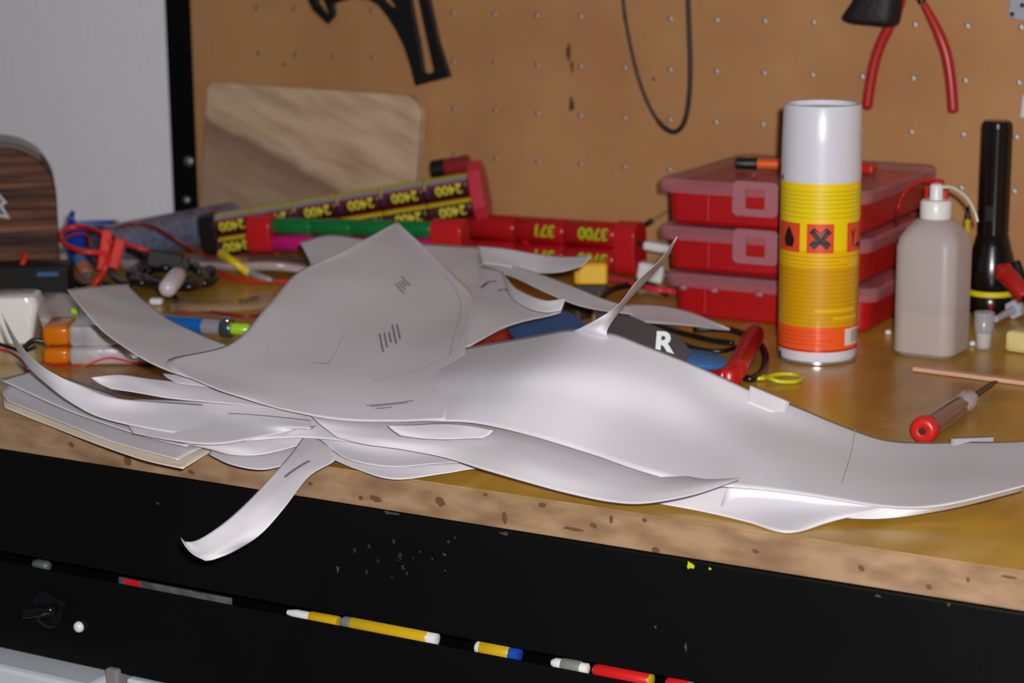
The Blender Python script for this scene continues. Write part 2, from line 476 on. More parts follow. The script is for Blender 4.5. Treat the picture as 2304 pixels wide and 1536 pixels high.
# ------------------------------------------------------------------ pegboard with real holes
def pegboard():
    x0, x1 = -0.0915, 2.31
    zt = TZ + 0.001; top = TZ + 0.98; th = 0.0040
    s = 0.05; r = 0.0026; n = 12
    gx0 = -0.025; nx = int((x1 - gx0) / s)
    z_first = TZ + 0.104; gz0 = z_first - 0.025; nz = int((top - gz0) / s)
    vs, fs, mi = [], [], []
    def q(pts, flip=False):
        b = len(vs); vs.extend(pts); f = tuple(range(b, b + len(pts)))
        fs.append(f[::-1] if flip else f); mi.append(0)
    xe, ze = gx0 + nx * s, gz0 + nz * s
    # borders (front y=0, back y=th)
    for (a, b, c, d) in ((x0, zt, x1, gz0), (x0, ze, x1, top), (x0, gz0, gx0, ze), (xe, gz0, x1, ze)):
        q([Vector((a, 0, b)), Vector((c, 0, b)), Vector((c, 0, d)), Vector((a, 0, d))])
        q([Vector((a, th, b)), Vector((c, th, b)), Vector((c, th, d)), Vector((a, th, d))], True)
    # rim
    q([Vector((x0, 0, zt)), Vector((x0, 0, top)), Vector((x0, th, top)), Vector((x0, th, zt))])
    q([Vector((x1, 0, zt)), Vector((x1, 0, top)), Vector((x1, th, top)), Vector((x1, th, zt))], True)
    q([Vector((x0, 0, top)), Vector((x1, 0, top)), Vector((x1, th, top)), Vector((x0, th, top))])
    q([Vector((x0, 0, zt)), Vector((x1, 0, zt)), Vector((x1, th, zt)), Vector((x0, th, zt))], True)
    for i in range(nx):
        for j in range(nz):
            cx, cz = gx0 + (i + .5) * s, gz0 + (j + .5) * s
            base = len(vs)
            for y in (0, th):
                for k in range(n):
                    a = 2 * math.pi * k / n + math.pi / 4
                    ca, sa = math.cos(a), math.sin(a); m_ = max(abs(ca), abs(sa))
                    vs.append(Vector((cx + r * ca, y, cz + r * sa)))
                    vs.append(Vector((cx + s / 2 * ca / m_, y, cz + s / 2 * sa / m_)))
            o2 = base + 2 * n
            for k in range(n):
                k2 = (k + 1) % n
                a, b, c, d = base + 2 * k, base + 2 * k + 1, base + 2 * k2 + 1, base + 2 * k2
                fs.append((a, b, c, d)[::-1]); mi.append(0)
                a2, b2, c2, d2 = o2 + 2 * k, o2 + 2 * k + 1, o2 + 2 * k2 + 1, o2 + 2 * k2
                fs.append((a2, b2, c2, d2)); mi.append(0)
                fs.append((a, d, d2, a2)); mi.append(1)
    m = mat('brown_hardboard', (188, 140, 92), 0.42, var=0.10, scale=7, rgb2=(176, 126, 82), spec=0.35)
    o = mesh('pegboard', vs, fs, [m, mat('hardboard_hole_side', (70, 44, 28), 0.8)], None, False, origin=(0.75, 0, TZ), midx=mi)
    return tag(o, 'brown hardboard pegboard with rows of holes behind the bench', 'pegboard')
peg = pegboard()
burn = mat('dark_smudge', (88, 50, 30), 0.7)
for (px, py, w, h) in ((1279, 118, 6, 22), (1287, 150, 4, 14), (1286, 235, 7, 18), (1470, 178, 4, 4), (640, 145, 3, 6)):
    c = W(px, py, -0.0004); vs = []
    for k in range(12):
        a = 2 * math.pi * k / 12; qv = 1 + 0.25 * math.sin(3 * a + py)
        vs.append(Vector((c.x + w / 2400 * qv * math.cos(a), -0.0004, c.z + h / 2400 * qv * math.sin(a))) - peg.location)
    mesh('smudge', vs, [tuple(range(12))], burn, peg)
c = W(465, 367, 0)
lathe('screw', [(0.0036, 0), (0.0032, 0.0015), (0.0015, 0.002)], chrome, peg, 14, Matrix.Translation(Vector((c.x, -0.0002, c.z)) - peg.location) @ Matrix.Rotation(math.pi / 2, 4, 'X'))

# ------------------------------------------------------------------ things on the pegboard
def wall_shape(name, label, cat, loops, y_front, depth, m, bev=0.0008):
    """outline given in picture points, laid on the plane y = y_front, extruded back by depth"""
    L2 = [[(W(x, y, y_front).x, W(x, y, y_front).z) for (x, y) in lp] for lp in loops]
    c = L2[0][0]
    vs, fs = flat_curve([[(a - c[0], b - c[1]) for a, b in lp] for lp in L2], depth, bev)
    vs2 = [Vector((v.x, -v.z, v.y)) for v in vs]
    o = mesh(name, vs2, fs, m, None)
    o.location = (c[0], y_front + depth / 2 + bev, c[1])
    if label: tag(o, label, cat)
    return o
blk = mat('black_plastic', (17, 16, 17), 0.45)
wall_shape('drafting_bracket', 'black slotted plastic bracket with curved arms hung on the pegboard', 'bracket',
  [[(682, -60), (688, -10), (703, 22), (735, 52), (751, 34), (747, 8), (790, -6), (828, -2), (850, 10), (872, 38), (893, 72), (910, 108), (922, 145), (934, 192), (1010, 172), (985, 95), (966, 10), (950, -60), (880, -100), (760, -110)],
   [(706, -40), (714, 10), (734, 36), (740, 30), (728, 0), (722, -40)],
   [(918, -30), (930, 40), (942, 100), (952, 164), (958, 168), (975, 164), (976, 158), (962, 95), (946, 20), (936, -30)],
   [(850, -50), (862, 2), (884, 22), (890, 14), (876, -6), (868, -50)]], -0.006, 0.004, blk)
# belt loop
rub = mat('black_rubber', (38, 26, 30), 0.5)
pts = [W(x, y, -0.009) for x, y in ((1400, -60), (1402, 0), (1412, 70), (1432, 160), (1456, 228), (1484, 276), (1515, 297), (1538, 278), (1549, 230), (1553, 150), (1548, 0), (1546, -60), (1520, -95), (1470, -105), (1420, -95), (1400, -60))]
tube('rubber_belt', pts, 0.0021, rub, flat=1, n=140, label='thin dark rubber belt hanging in a long loop on the pegboard', cat='belt',
     rfun=lambda t: 0.8 if t < 0.33 or t > 0.75 else 1.15)
pg = thing('hook', 'metal peg hook the dark belt loop hangs from', 'hook', W(1470, -118, 0))
bpy.data.objects.remove(pg)
tube('yellow_wire', [W(1570, -50, -0.004), W(1574, 0, -0.006), W(1582, 22, -0.008), W(1600, 40, -0.006), W(1616, 50, -0.001)], 0.0005, mat('yellow_wire_skin', (190, 140, 40), 0.5), label='thin yellow wire poked into a pegboard hole', cat='wire')

# pliers
red_grip = mat('red_dipped_grip', (178, 34, 32), 0.35)
steel = mat('dark_steel', (60, 58, 62), 0.35, 0.7)
pr = thing('pliers', 'pliers with long red dipped handles hanging on the pegboard', 'pliers', W(2050, -60, -0.012))
def rel(p, t): return p - Vector(t.location)
yh = -0.014
tube('handle_grip', [rel(W(x, y, yh), pr) for x, y in ((2031, -5), (2018, 30), (2000, 62), (1982, 98), (1968, 140), (1958, 190), (1950, 246))], 0.0052, red_grip, pr, seg=16, rfun=lambda t: min(1, 0.72 + t * 0.9) * (0.55 if t > 0.985 else 1), n=60)
tube('handle_grip', [rel(W(x, y, yh), pr) for x, y in ((2078, 8), (2095, 40), (2112, 75), (2128, 118), (2137, 165), (2142, 210), (2145, 254))], 0.0052, red_grip, pr, seg=16, rfun=lambda t: min(1, 0.66 + t * 0.9) * (0.55 if t > 0.985 else 1), n=60)
tube('handle_shaft', [rel(W(x, y, yh), pr) for x, y in ((2035, -14), (2048, -50), (2060, -80))], 0.004, steel, pr)
tube('handle_shaft', [rel(W(x, y, yh), pr) for x, y in ((2076, 6), (2066, -16), (2058, -50))], 0.004, steel, pr)
tube('jaw', [rel(W(x, y, yh), pr) for x, y in ((2058, -70), (2062, -110), (2066, -170))], 0.009, steel, pr, rfun=lambda t: 1.1 - 0.7 * t)
tube('jaw', [rel(W(x, y, yh), pr) for x, y in ((2052, -70), (2052, -110), (2060, -170))], 0.009, steel, pr, rfun=lambda t: 1.1 - 0.7 * t)
# black rubber head in front of left handle
bk = thing('rubber_mallet', 'black flared rubber head hanging in front of the pliers', 'tool', W(1965, 50, -0.035))
vs, fs = [], []
rings = [((1962, -120), 46, 12), ((1968, -40), 50, 15), ((1975, 0), 54, 18), ((1965, 30), 62, 19), ((1960, 42), 65, 19), ((1960, 50), 62, 18), ((1960, 54), 52, 15)]
nseg = 24
for (c, hw_, d) in rings:
    cc = rel(W(c[0], c[1], -0.034), bk)
    for k in range(nseg):
        a = 2 * math.pi * k / nseg
        ca, sa = math.cos(a), math.sin(a)
        sq = lambda t: math.copysign(abs(t) ** 0.6, t)
        vs.append(cc + Vector((hw_ / 2500 * sq(ca), d / 1000 * sq(sa), -ca * 0.002 * (1 if c[1] > 25 else 0))))
for i in range(len(rings) - 1):
    for k in range(nseg):
        a, b = i * nseg + k, i * nseg + (k + 1) % nseg
        fs.append((a, a + nseg, b + nseg, b))
fs.append(tuple(range(nseg))); fs.append(tuple(reversed(range((len(rings) - 1) * nseg, len(rings) * nseg))))
mesh('rubber_head', vs, fs, mat('matt_black_rubber', (20, 19, 20), 0.6, bump=0.4, scale=200), bk, True)
# pale metal plates at the right edge
pl = wall_shape('steel_plate', 'pale grey metal plate hung at the top right of the pegboard', 'plate',
  [[(2284, -60), (2269, 38), (2330, 52), (2345, -50)]], -0.006, 0.002, mat('brushed_steel', (175, 178, 190), 0.4, 0.3))
for (x, y) in ((2277, 32), (2300, 12)):
    c = W(x, y, -0.0072) - Vector(pl.location)
    lathe('rivet', [(0.0022, 0), (0.0015, 0.001)], steel, pl, 12, Matrix.Translation(c) @ Matrix.Rotation(math.pi / 2, 4, 'X'))
wall_shape('steel_bracket', 'sliver of white metal hanging at the right edge of the frame', 'bracket', [[(2303, 215), (2297, 262), (2340, 275), (2345, 205)]], -0.006, 0.002, mat('white_metal', (215, 218, 225), 0.4))

# ------------------------------------------------------------------ wooden board leaning on the pegboard
def wood_board_mat():
    m = bpy.data.materials.new('stained_pine'); m.use_nodes = True
    nt = m.node_tree; b = nt.nodes['Principled BSDF']; L = nt.links.new
    tc = nt.nodes.new('ShaderNodeTexCoord')
    mp = nt.nodes.new('ShaderNodeMapping'); mp.inputs['Rotation'].default_value = (0, math.radians(-20), 0)
    L(tc.outputs['Object'], mp.inputs[0])
    mp2 = nt.nodes.new('ShaderNodeMapping'); mp2.inputs['Scale'].default_value = (1, 1, 6); L(mp.outputs[0], mp2.inputs[0])
    n = nt.nodes.new('ShaderNodeTexNoise'); n.inputs['Scale'].default_value = 11; n.inputs['Detail'].default_value = 6; L(mp2.outputs[0], n.inputs['Vector'])
    n2 = nt.nodes.new('ShaderNodeTexNoise'); n2.inputs['Scale'].default_value = 13; n2.inputs['Detail'].default_value = 3; L(mp.outputs[0], n2.inputs['Vector'])
    c = nt.nodes.new('ShaderNodeValToRGB'); e = c.color_ramp.elements
    e[0].position = 0.30; e[0].color = lin((176, 144, 116)) + (1,); e[1].position = 0.62; e[1].color = lin((214, 186, 152)) + (1,)
    L(n.outputs['Fac'], c.inputs[0])
    # grey-brown wet stain filling the lower left, with a diagonal border
    sx = nt.nodes.new('ShaderNodeSeparateXYZ'); L(mp.outputs[0], sx.inputs[0])
    ad = nt.nodes.new('ShaderNodeMath'); ad.operation = 'MULTIPLY_ADD'; ad.inputs[1].default_value = 0.04; L(n2.outputs['Fac'], ad.inputs[0]); L(sx.outputs['Z'], ad.inputs[2])
    r = nt.nodes.new('ShaderNodeValToRGB'); q = r.color_ramp.elements
    q[0].position = 0.0; q[0].color = (0.45, 0.45, 0.45, 1); q[1].position = 1.0; q[1].color = (0, 0, 0, 1)
    x = q.new(0.36); x.color = (0.62, 0.62, 0.62, 1); x = q.new(0.50); x.color = (0.95, 0.95, 0.95, 1); x = q.new(0.54); x.color = (0.05, 0.05, 0.05, 1)
    mr = nt.nodes.new('ShaderNodeMapRange'); mr.inputs[1].default_value = -0.035; mr.inputs[2].default_value = 0.215
    L(ad.outputs[0], mr.inputs[0]); L(mr.outputs[0], r.inputs[0])
    mx = nt.nodes.new('ShaderNodeMix'); mx.data_type = 'RGBA'; mx.inputs[7].default_value = lin((134, 104, 84)) + (1,)
    L(r.outputs[0], mx.inputs[0]); L(c.outputs[0], mx.inputs[6]); L(mx.outputs[2], b.inputs['Base Color'])
    b.inputs['Roughness'].default_value = 0.6
    return m
a = W(465, 203, -0.020); b = W(940, 232, -0.020)
wid = b.x - a.x; hgt = (a.z - TZ) + 0.002
def rrect(w, h, r, n=6, rs=None):
    rs = rs or (r, r, r, r)
    out = []
    for (cx, cy, a0, rr) in ((w / 2, h / 2, 0, rs[0]), (-w / 2, h / 2, 90, rs[1]), (-w / 2, -h / 2, 180, rs[2]), (w / 2, -h / 2, 270, rs[3])):
        sx, sy = (1 if cx > 0 else -1), (1 if cy > 0 else -1)
        for k in range(n + 1):
            t = math.radians(a0 + 90 * k / n)
            out.append((cx - sx * rr + rr * math.cos(t), cy - sy * rr + rr * math.sin(t)))
    return out
vs, fs = flat_curve([rrect(wid, hgt, 0.012, 8, (0.020, 0.010, 0.01, 0.01))], 0.010, 0.0015)
tl = math.radians(8)
bd = mesh('wooden_board', [Vector((v.x, -v.z, v.y + hgt / 2)) for v in vs], fs, wood_board_mat())
bd.location = ((a.x + b.x) / 2, -0.020 - math.sin(tl) * hgt + 0.0055, TZ + 0.0045)
bd.rotation_euler = (-tl, math.radians(1.0), 0)
tag(bd, 'pale stained wooden board with rounded corners leaning against the pegboard', 'board')

# ------------------------------------------------------------------ red organiser boxes
red_box = mat('red_box_plastic', (178, 17, 22), 0.38)
def lid_mat():
    m = bpy.data.materials.new('frosted_pink_lid'); m.use_nodes = True
    nt = m.node_tree; b = nt.nodes['Principled BSDF']; out = nt.nodes['Material Output']; L = nt.links.new
    b.inputs['Base Color'].default_value = lin((206, 140, 150)) + (1,); b.inputs['Roughness'].default_value = 0.22
    b.inputs['Specular IOR Level'].default_value = 0.7
    t = nt.nodes.new('ShaderNodeBsdfTransparent'); t.inputs[0].default_value = (1.0, 0.93, 0.93, 1)
    mx = nt.nodes.new('ShaderNodeMixShader'); mx.inputs[0].default_value = 0.44
    L(t.outputs[0], mx.inputs[1]); L(b.outputs[0], mx.inputs[2]); L(mx.outputs[0], out.inputs['Surface'])
    return m
LID = lid_mat()
BW, BD, BH = 0.200, 0.198, 0.0418
def loft(name, sections, m, parent, smooth=True, caps=(True, True)):
    vs, fs = [], []
    n = len(sections[0][0])
    for pts, z in sections:
        for (x, y) in pts: vs.append(Vector((x, y, z)))
    for i in range(len(sections) - 1):
        for k in range(n):
            a, b = i * n + k, i * n + (k + 1) % n
            fs.append((a, b, b + n, a + n))
    if caps[0]: fs.append(tuple(reversed(range(n))))
    if caps[1]: fs.append(tuple(range((len(sections) - 1) * n, len(sections) * n)))
    o = mesh(name, vs, fs, m, parent)
    if smooth:
        for p in o.data.polygons: p.use_smooth = len(p.vertices) == 4
        o.data.set_sharp_from_angle(angle=math.radians(35))
    return o
def organiser(label, loc, rot, hinge_side=False):
    t = thing('organiser_box', label, 'box', loc, (0, 0, rot), 'red organiser boxes stacked by the pegboard')
    w, d, h = BW - 0.018, BD - 0.014, BH - 0.0080
    inner = 0.0022
    loft('tray', [(rrect(w - 0.006, d - 0.006, 0.010), 0.0004), (rrect(w, d, 0.012), 0.004), (rrect(w + .002, d + .002, 0.012), h),
                  (rrect(w - 2 * inner, d - 2 * inner, 0.010), h), (rrect(w - 2 * inner - .004, d - 2 * inner - .004, 0.010), 0.003)], red_box, t)
    # dividers
    for k in (-1, 0, 1):
        box('divider', (k * w / 4 - .0008, -d / 2 + .004, 0.0032), (k * w / 4 + .0008, d / 2 - .004, h - .001), red_box, t)
    # lid: skirt and top
    loft('lid', [(rrect(BW - .002, BD - .002, 0.013), h - 0.0050), (rrect(BW, BD, 0.014), h - 0.0035), (rrect(BW + .001, BD + .001, 0.014), BH - 0.004),
                 (rrect(BW - .003, BD - .003, 0.013), BH - 0.0008), (rrect(BW - .006, BD - .006, 0.012), BH - .0004),
                 ], LID, t, caps=(False, True))
    loft('rim', [(rrect(w + .004, d + .004, 0.013), h - .003), (rrect(w + .012, d + .008, 0.014), h - .002), (rrect(w + .012, d + .008, 0.014), h), (rrect(w + .002, d + .002, 0.013), h + .0002)], red_box, t, caps=(False, False))
    yf = -BD / 2
    if not hinge_side:
        # front latch: a clear plate with a square window
        vs, fs = flat_curve([rrect(0.042, 0.030, 0.005), rrect(0.019, 0.018, 0.001)[::-1]], 0.0018, 0.0005)
        mesh('latch', [Vector((v.x - 0.002, -v.z + yf - 0.0022, v.y + h - 0.0055)) for v in vs], fs, LID, t)
        vs, fs = flat_curve([rrect(0.017, 0.016, 0.0015)], 0.002, 0.0004)
        mesh('latch_catch', [Vector((v.x - 0.002, -v.z + yf + 0.0018, v.y + h - 0.0050)) for v in vs], fs, red_box, t)
        box('rib', (-0.052, yf + 0.0045, 0.004), (-0.049, yf + 0.009, h - 0.004), red_box, t, 0.0008)
        box('rib', (0.049, yf + 0.0045, 0.004), (0.052, yf + 0.009, h - 0.004), red_box, t, 0.0008)
    else:
        for k in (-0.078, -0.048, -0.005, 0.028, 0.065):
            tube('hinge_knuckle', [Vector((k - .0035, yf - 0.0012, h - 0.005)), Vector((k + .0035, yf - 0.0012, h - 0.005))], 0.0028, LID, t, n=2)
        box('rib', (-0.062, yf + 0.0045, 0.004), (-0.059, yf + 0.009, h - 0.004), red_box, t, 0.0008)
        box('rib', (0.069, yf + 0.0045, 0.004), (0.072, yf + 0.009, h - 0.004), red_box, t, 0.0008)
    return t
organiser('red organiser box at the bottom of the stack beside the spray can', (0.690, -0.112, TZ + 0.0006), 0.010, True)
organiser('red organiser box in the middle of the stack beside the spray can', (0.683, -0.111, TZ + 0.0006 + BH + 0.0003), 0.004)
organiser('topmost red organiser box with frosted lid behind the spray can', (0.682, -0.110, TZ + 0.0006 + 2 * (BH + 0.0003)), 0.0)
LT = 3 * (BH + 0.0003) + 0.001        # height of the top lid above the worktop
# marker on top lid
orange = mat('orange_plastic', (235, 95, 30), 0.35)
a, b = P(1655, 367, LT + 0.0058), P(1840, 372, LT + 0.0058)
mk = thing('marker', 'orange marker with black cap lying on the topmost red box', 'marker', a)
M = axis_mtx((0, 0, 0), b - a); Lm = (b - a).length
lathe('cap', [(0.004, 0), (0.0053, 0.001), (0.0055, Lm * 0.26), (0.005, Lm * 0.27)], blk, mk, 18, M)
lathe('barrel', [(0.0048, Lm * 0.272), (0.0048, Lm), (0.0042, Lm + 0.002)], orange, mk, 18, M)
c = P(1945, 388, LT)
rp = box('red_clip', (c.x - 0.012, c.y - 0.008, TZ + LT), (c.x + 0.010, c.y + 0.008, TZ + LT + 0.008), red_pl, None, 0.002)
tag(rp, 'small red plastic clip on the top red box, right of the can', 'clip')

# ------------------------------------------------------------------ spray can
def spray_can():
    base = P(1838, 804, 0.0)
    R_ = 0.0323
    t = thing('spray_can', 'tall yellow and orange aerosol can with white cap', 'spray can', base)
    wm = mat('white_can_cap', (214, 214, 222), 0.30)
    metal = mat('bare_tin', (200, 200, 205), 0.22, 0.85)
    H = 0.210
    z_lab0, z_lab1 = 0.009, 0.1485
    lathe('can_body', [(0.026, 0.0), (0.029, 0.0002), (R_ - 0.001, 0.003), (R_ - 0.0003, 0.006), (R_ - 0.0003, z_lab1 + 0.002), (R_ - .002, z_lab1 + 0.005), (R_ - .005, z_lab1 + .008)], wm, t, 72)
    lathe('base_rim', [(0.0305, 0.0001), (0.0322, 0.001), (0.0322, 0.0028), (0.031, 0.0035)], metal, t, 72)
    lathe('cap', [(R_ - 0.0006, z_lab1 + 0.001), (R_ + 0.0002, z_lab1 + 0.0015), (R_ - 0.0001, z_lab1 + 0.03), (R_ - 0.0009, H - 0.002), (R_ - 0.0016, H - 0.0004), (R_ - 0.0030, H), (R_ - 0.0045, H - 0.0006), (R_ - 0.0055, H - 0.004)], wm, t, 72)
    lathe('cap_recess', [(R_ - 0.0058, H - 0.006), (R_ - 0.0058, H - 0.0045)], mat('purple_dark_reflection', (96, 80, 104), 0.5), t, 48)  # dark reflection in the white cap's top, put into the colour
    # angle facing the camera
    dv = CAM - base; a0 = math.atan2(dv.y, dv.x)
    def wrap(name, s0, s1, z0, z1, m, dr, parent=t, n=None):
        """a band between arc angles s0..s1 (degrees right of the camera direction) and heights z0..z1"""
        n = n or max(2, int(abs(s1 - s0) / 4))
        vs, fs = [], []
        for i in range(n + 1):
            a = a0 + math.radians(s0 + (s1 - s0) * i / n)
            for z in (z0, z1): vs.append(Vector(((R_ + dr) * math.cos(a), (R_ + dr) * math.sin(a), z)))
        for i in range(n): fs.append((2 * i, 2 * i + 2, 2 * i + 3, 2 * i + 1))
        return mesh(name, vs, fs, m, parent, True)
    yel = mat('label_yellow', (238, 208, 8), 0.32)
    amb = mat('label_amber', (214, 158, 6), 0.32)
    yl2 = mat('label_golden', (236, 184, 8), 0.32)
    org = mat('label_orange', (240, 92, 34), 0.32)
    rorg = mat('label_red_orange', (226, 74, 40), 0.34)
    blkp = mat('label_black', (38, 22, 18), 0.4)
    olive = mat('label_small_print', (206, 178, 18), 0.4)
    brown = mat('label_small_print_brown', (190, 138, 10), 0.4)
    redp = mat('label_small_print_red', (218, 74, 32), 0.4)
    k = (z_lab1 - z_lab0)
    def zz(py): return z_lab1 - (py - 412) / (785.0 - 412) * (z_lab1 - 0.012)
    lab = wrap('label', -180, 180, 0.012, z_lab1, yel, 0.0001, n=90)
    wrap('label_lower_half', -180, 180, zz(598), zz(560), yl2, 0.0002, lab, 90)
    wrap('amber_panel', -180, 180, zz(731), zz(598), amb, 0.0002, lab, 90)
    wrap('orange_band', -180, 180, 0.0122, zz(731), org, 0.0002, lab, 90)
    wrap('red_line', -180, 180, 0.0112, 0.0130, red_pl, 0.0003, lab, 90)
    # hazard squares : left one starts at the edge of view, middle, right
    sqs = [(-87 + 0, -35), (-18.5, 20.5), (42, 86)]
    zt, zb = zz(500), zz(565)
    for i, (s0, s1) in enumerate(sqs):
        wrap('hazard_square', s0 if i else -76, s1 if i else -29, zb, zt, rorg, 0.0003, lab)
    def decal(name, loops, sc_, zc, m, dr=0.0006, size=0.02):
        """flat outline bent round the can: x is metres of arc, y is height"""
        for lp in loops:
            bm = bmesh.new()
            vv = [bm.verts.new((x * size, y * size, 0)) for x, y in lp]
            bm.faces.new(vv); bmesh.ops.triangulate(bm, faces=bm.faces)
            for _ in range(2): bmesh.ops.subdivide_edges(bm, edges=bm.edges[:], cuts=1)
            for v in bm.verts:
                a = a0 + math.radians(sc_) + v.co.x / R_
                z = zc + v.co.y
                v.co = Vector(((R_ + dr) * math.cos(a), (R_ + dr) * math.sin(a), z))
            from_bm(name, bm, m, lab)
    zc = (zt + zb) / 2
    w_ = 0.13
    X1_ = [(-.44, .24), (-.24, .44), (.44, -.24), (.24, -.44)]
    X2_ = [(.44, .24), (.24, .44), (-.44, -.24), (-.24, -.44)]
    decal('hazard_cross', [X1_, X2_], 1, zc, blkp, size=0.0205)
    flame = [(-.22, -.42), (.22, -.42), (.3, -.1), (.2, .12), (.12, 0), (.1, .3), (-.02, .48), (-.06, .2), (-.14, .05), (-.2, .2), (-.32, -.1)]
    decal('hazard_flame', [flame], -48, zc, blkp, size=0.019)
    fish = [(-.1, -.45), (.45, -.45), (.45, -.3), (.2, -.25), (.05, -.3)]
    tree = [(-.38, .3), (-.3, .3), (-.22, .1), (-.14, .4), (-.08, .38), (-.18, .02), (-.2, -.4), (-.27, -.4), (-.26, 0)]
    decal('hazard_tree', [fish, tree], 62, zc, blkp, size=0.019)
    # small print as ranks of fine strokes
    random.seed(11)
    def lines(z0, z1, rows, m, smin=-75, smax=78, ragged=0.3, th=0.0009):
        for r_i in range(rows):
            z = z1 - (z1 - z0) * (r_i + .5) / rows
            a_, b_ = smin + random.uniform(0, 12 * ragged), smax - random.uniform(0, 60 * ragged)
            wrap('small_print', a_, b_, z - th / 2, z + th / 2, m, 0.0004, lab)
    lines(zz(470), zz(425), 5, olive); lines(zz(492), zz(472), 2, olive)
    lines(zz(596), zz(570), 3, brown, -70, 75, 0.8, 0.0006)
    lines(zz(728), zz(602), 13, brown, -78, 80, 0.15, 0.0007)
    lines(zz(775), zz(738), 4, redp, -70, 30, 0.6, 0.0012)
    wrap('golden_stripe', -5, 60, zz(697), zz(690), yl2, 0.0005, lab)
    wrap('golden_stripe', 22, 68, zz(714), zz(708), yl2, 0.0005, lab)
    wrap('barcode', 42, 76, zz(775), zz(737), mat('barcode_white', (222, 214, 200), 0.4), 0.0005, lab)
    for i in range(6):
        s = 56 + i * 3.2
        wrap('barcode_bar', s, s + (1.0 if i % 2 else 1.7), zz(770), zz(742), mat('barcode_grey', (110, 105, 120), 0.4), 0.0007, lab, 1)
    # dark scuffs on the seam
    wrap('scuff', -72, -66, z_lab1 + 0.001, z_lab1 + 0.0045, blkp, 0.0005)
    wrap('scuff', -70, -63, 0.002, 0.008, steel, 0.0005); wrap('scuff', -84, -76, 0.002, 0.009, steel, 0.0005)
spray_can()

# ------------------------------------------------------------------ squeeze bottle
def bottle():
    c = P(2084, 800, 0.0); c.y += 0.012
    t = thing('squeeze_bottle', 'square translucent squeeze bottle half full with curved spout', 'bottle', c, (0, 0, math.radians(-3)))
    w, d = 0.053, 0.052; H = 0.113
    def mk(name, rgb, al):
        m = bpy.data.materials.new(name); m.use_nodes = True
        nt = m.node_tree; b = nt.nodes['Principled BSDF']; out = nt.nodes['Material Output']; L = nt.links.new
        b.inputs['Base Color'].default_value = lin(rgb) + (1,); b.inputs['Roughness'].default_value = 0.38
        tr = nt.nodes.new('ShaderNodeBsdfTranslucent'); tr.inputs[0].default_value = lin(rgb) + (1,)
        tp = nt.nodes.new('ShaderNodeBsdfTransparent')
        m1 = nt.nodes.new('ShaderNodeMixShader'); m1.inputs[0].default_value = 0.25
        L(b.outputs[0], m1.inputs[1]); L(tr.outputs[0], m1.inputs[2])
        m2 = nt.nodes.new('ShaderNodeMixShader'); m2.inputs[0].default_value = al
        L(tp.outputs[0], m2.inputs[1]); L(m1.outputs[0], m2.inputs[2]); L(m2.outputs[0], out.inputs['Surface'])
        return m
    hd = mk('milky_polythene', (214, 206, 204), 0.70)
    loft('body', [(rrect(w - .008, d - .008, 0.010), 0.0004), (rrect(w, d, 0.012), 0.004), (rrect(w, d, 0.012), H * 0.80),
                  (rrect(w - .003, d - .003, 0.012), H * 0.87), (rrect(w - .012, d - .012, 0.013), H * 0.94), (rrect(w - .022, d - .022, 0.0135), H * 0.99), (rrect(0.026, 0.026, 0.0128), H * 1.0),
                  (rrect(0.024, 0.024, 0.0118), H * 1.03)], hd, t)
    liq = mat('cloudy_amber_liquid', (176, 148, 114), 0.4)
    loft('liquid', [(rrect(w - .011, d - .011, 0.009), 0.0015), (rrect(w - .003, d - .003, 0.0105), 0.005), (rrect(w - .003, d - .003, 0.0105), 0.037)], liq, t)
    lathe('screw_cap', [(0.0125, H * 1.0), (0.0128, H + 0.0015), (0.0128, H + 0.0135), (0.0115, H + 0.0155), (0.006, H + 0.016)], white_plastic, t, 36)
    for k in range(24):
        pass
    lathe('nozzle', [(0.0058, H + 0.0158), (0.0055, H + 0.018), (0.0055, H + 0.027), (0.0045, H + 0.0285), (0.002, H + 0.029)], white_plastic, t, 24)
    tube('spout', [Vector((0.004, 0, H + 0.0265)), Vector((0.015, -0.002, H + 0.0265)), Vector((0.028, -0.006, H + 0.020)), Vector((0.036, -0.009, H + 0.010)), Vector((0.0395, -0.010, H + 0.0015))], 0.0017,
         mat('clear_grey_tube', (196, 192, 180), 0.3), t, rfun=lambda s: 1.05 - 0.35 * s)
bottle()

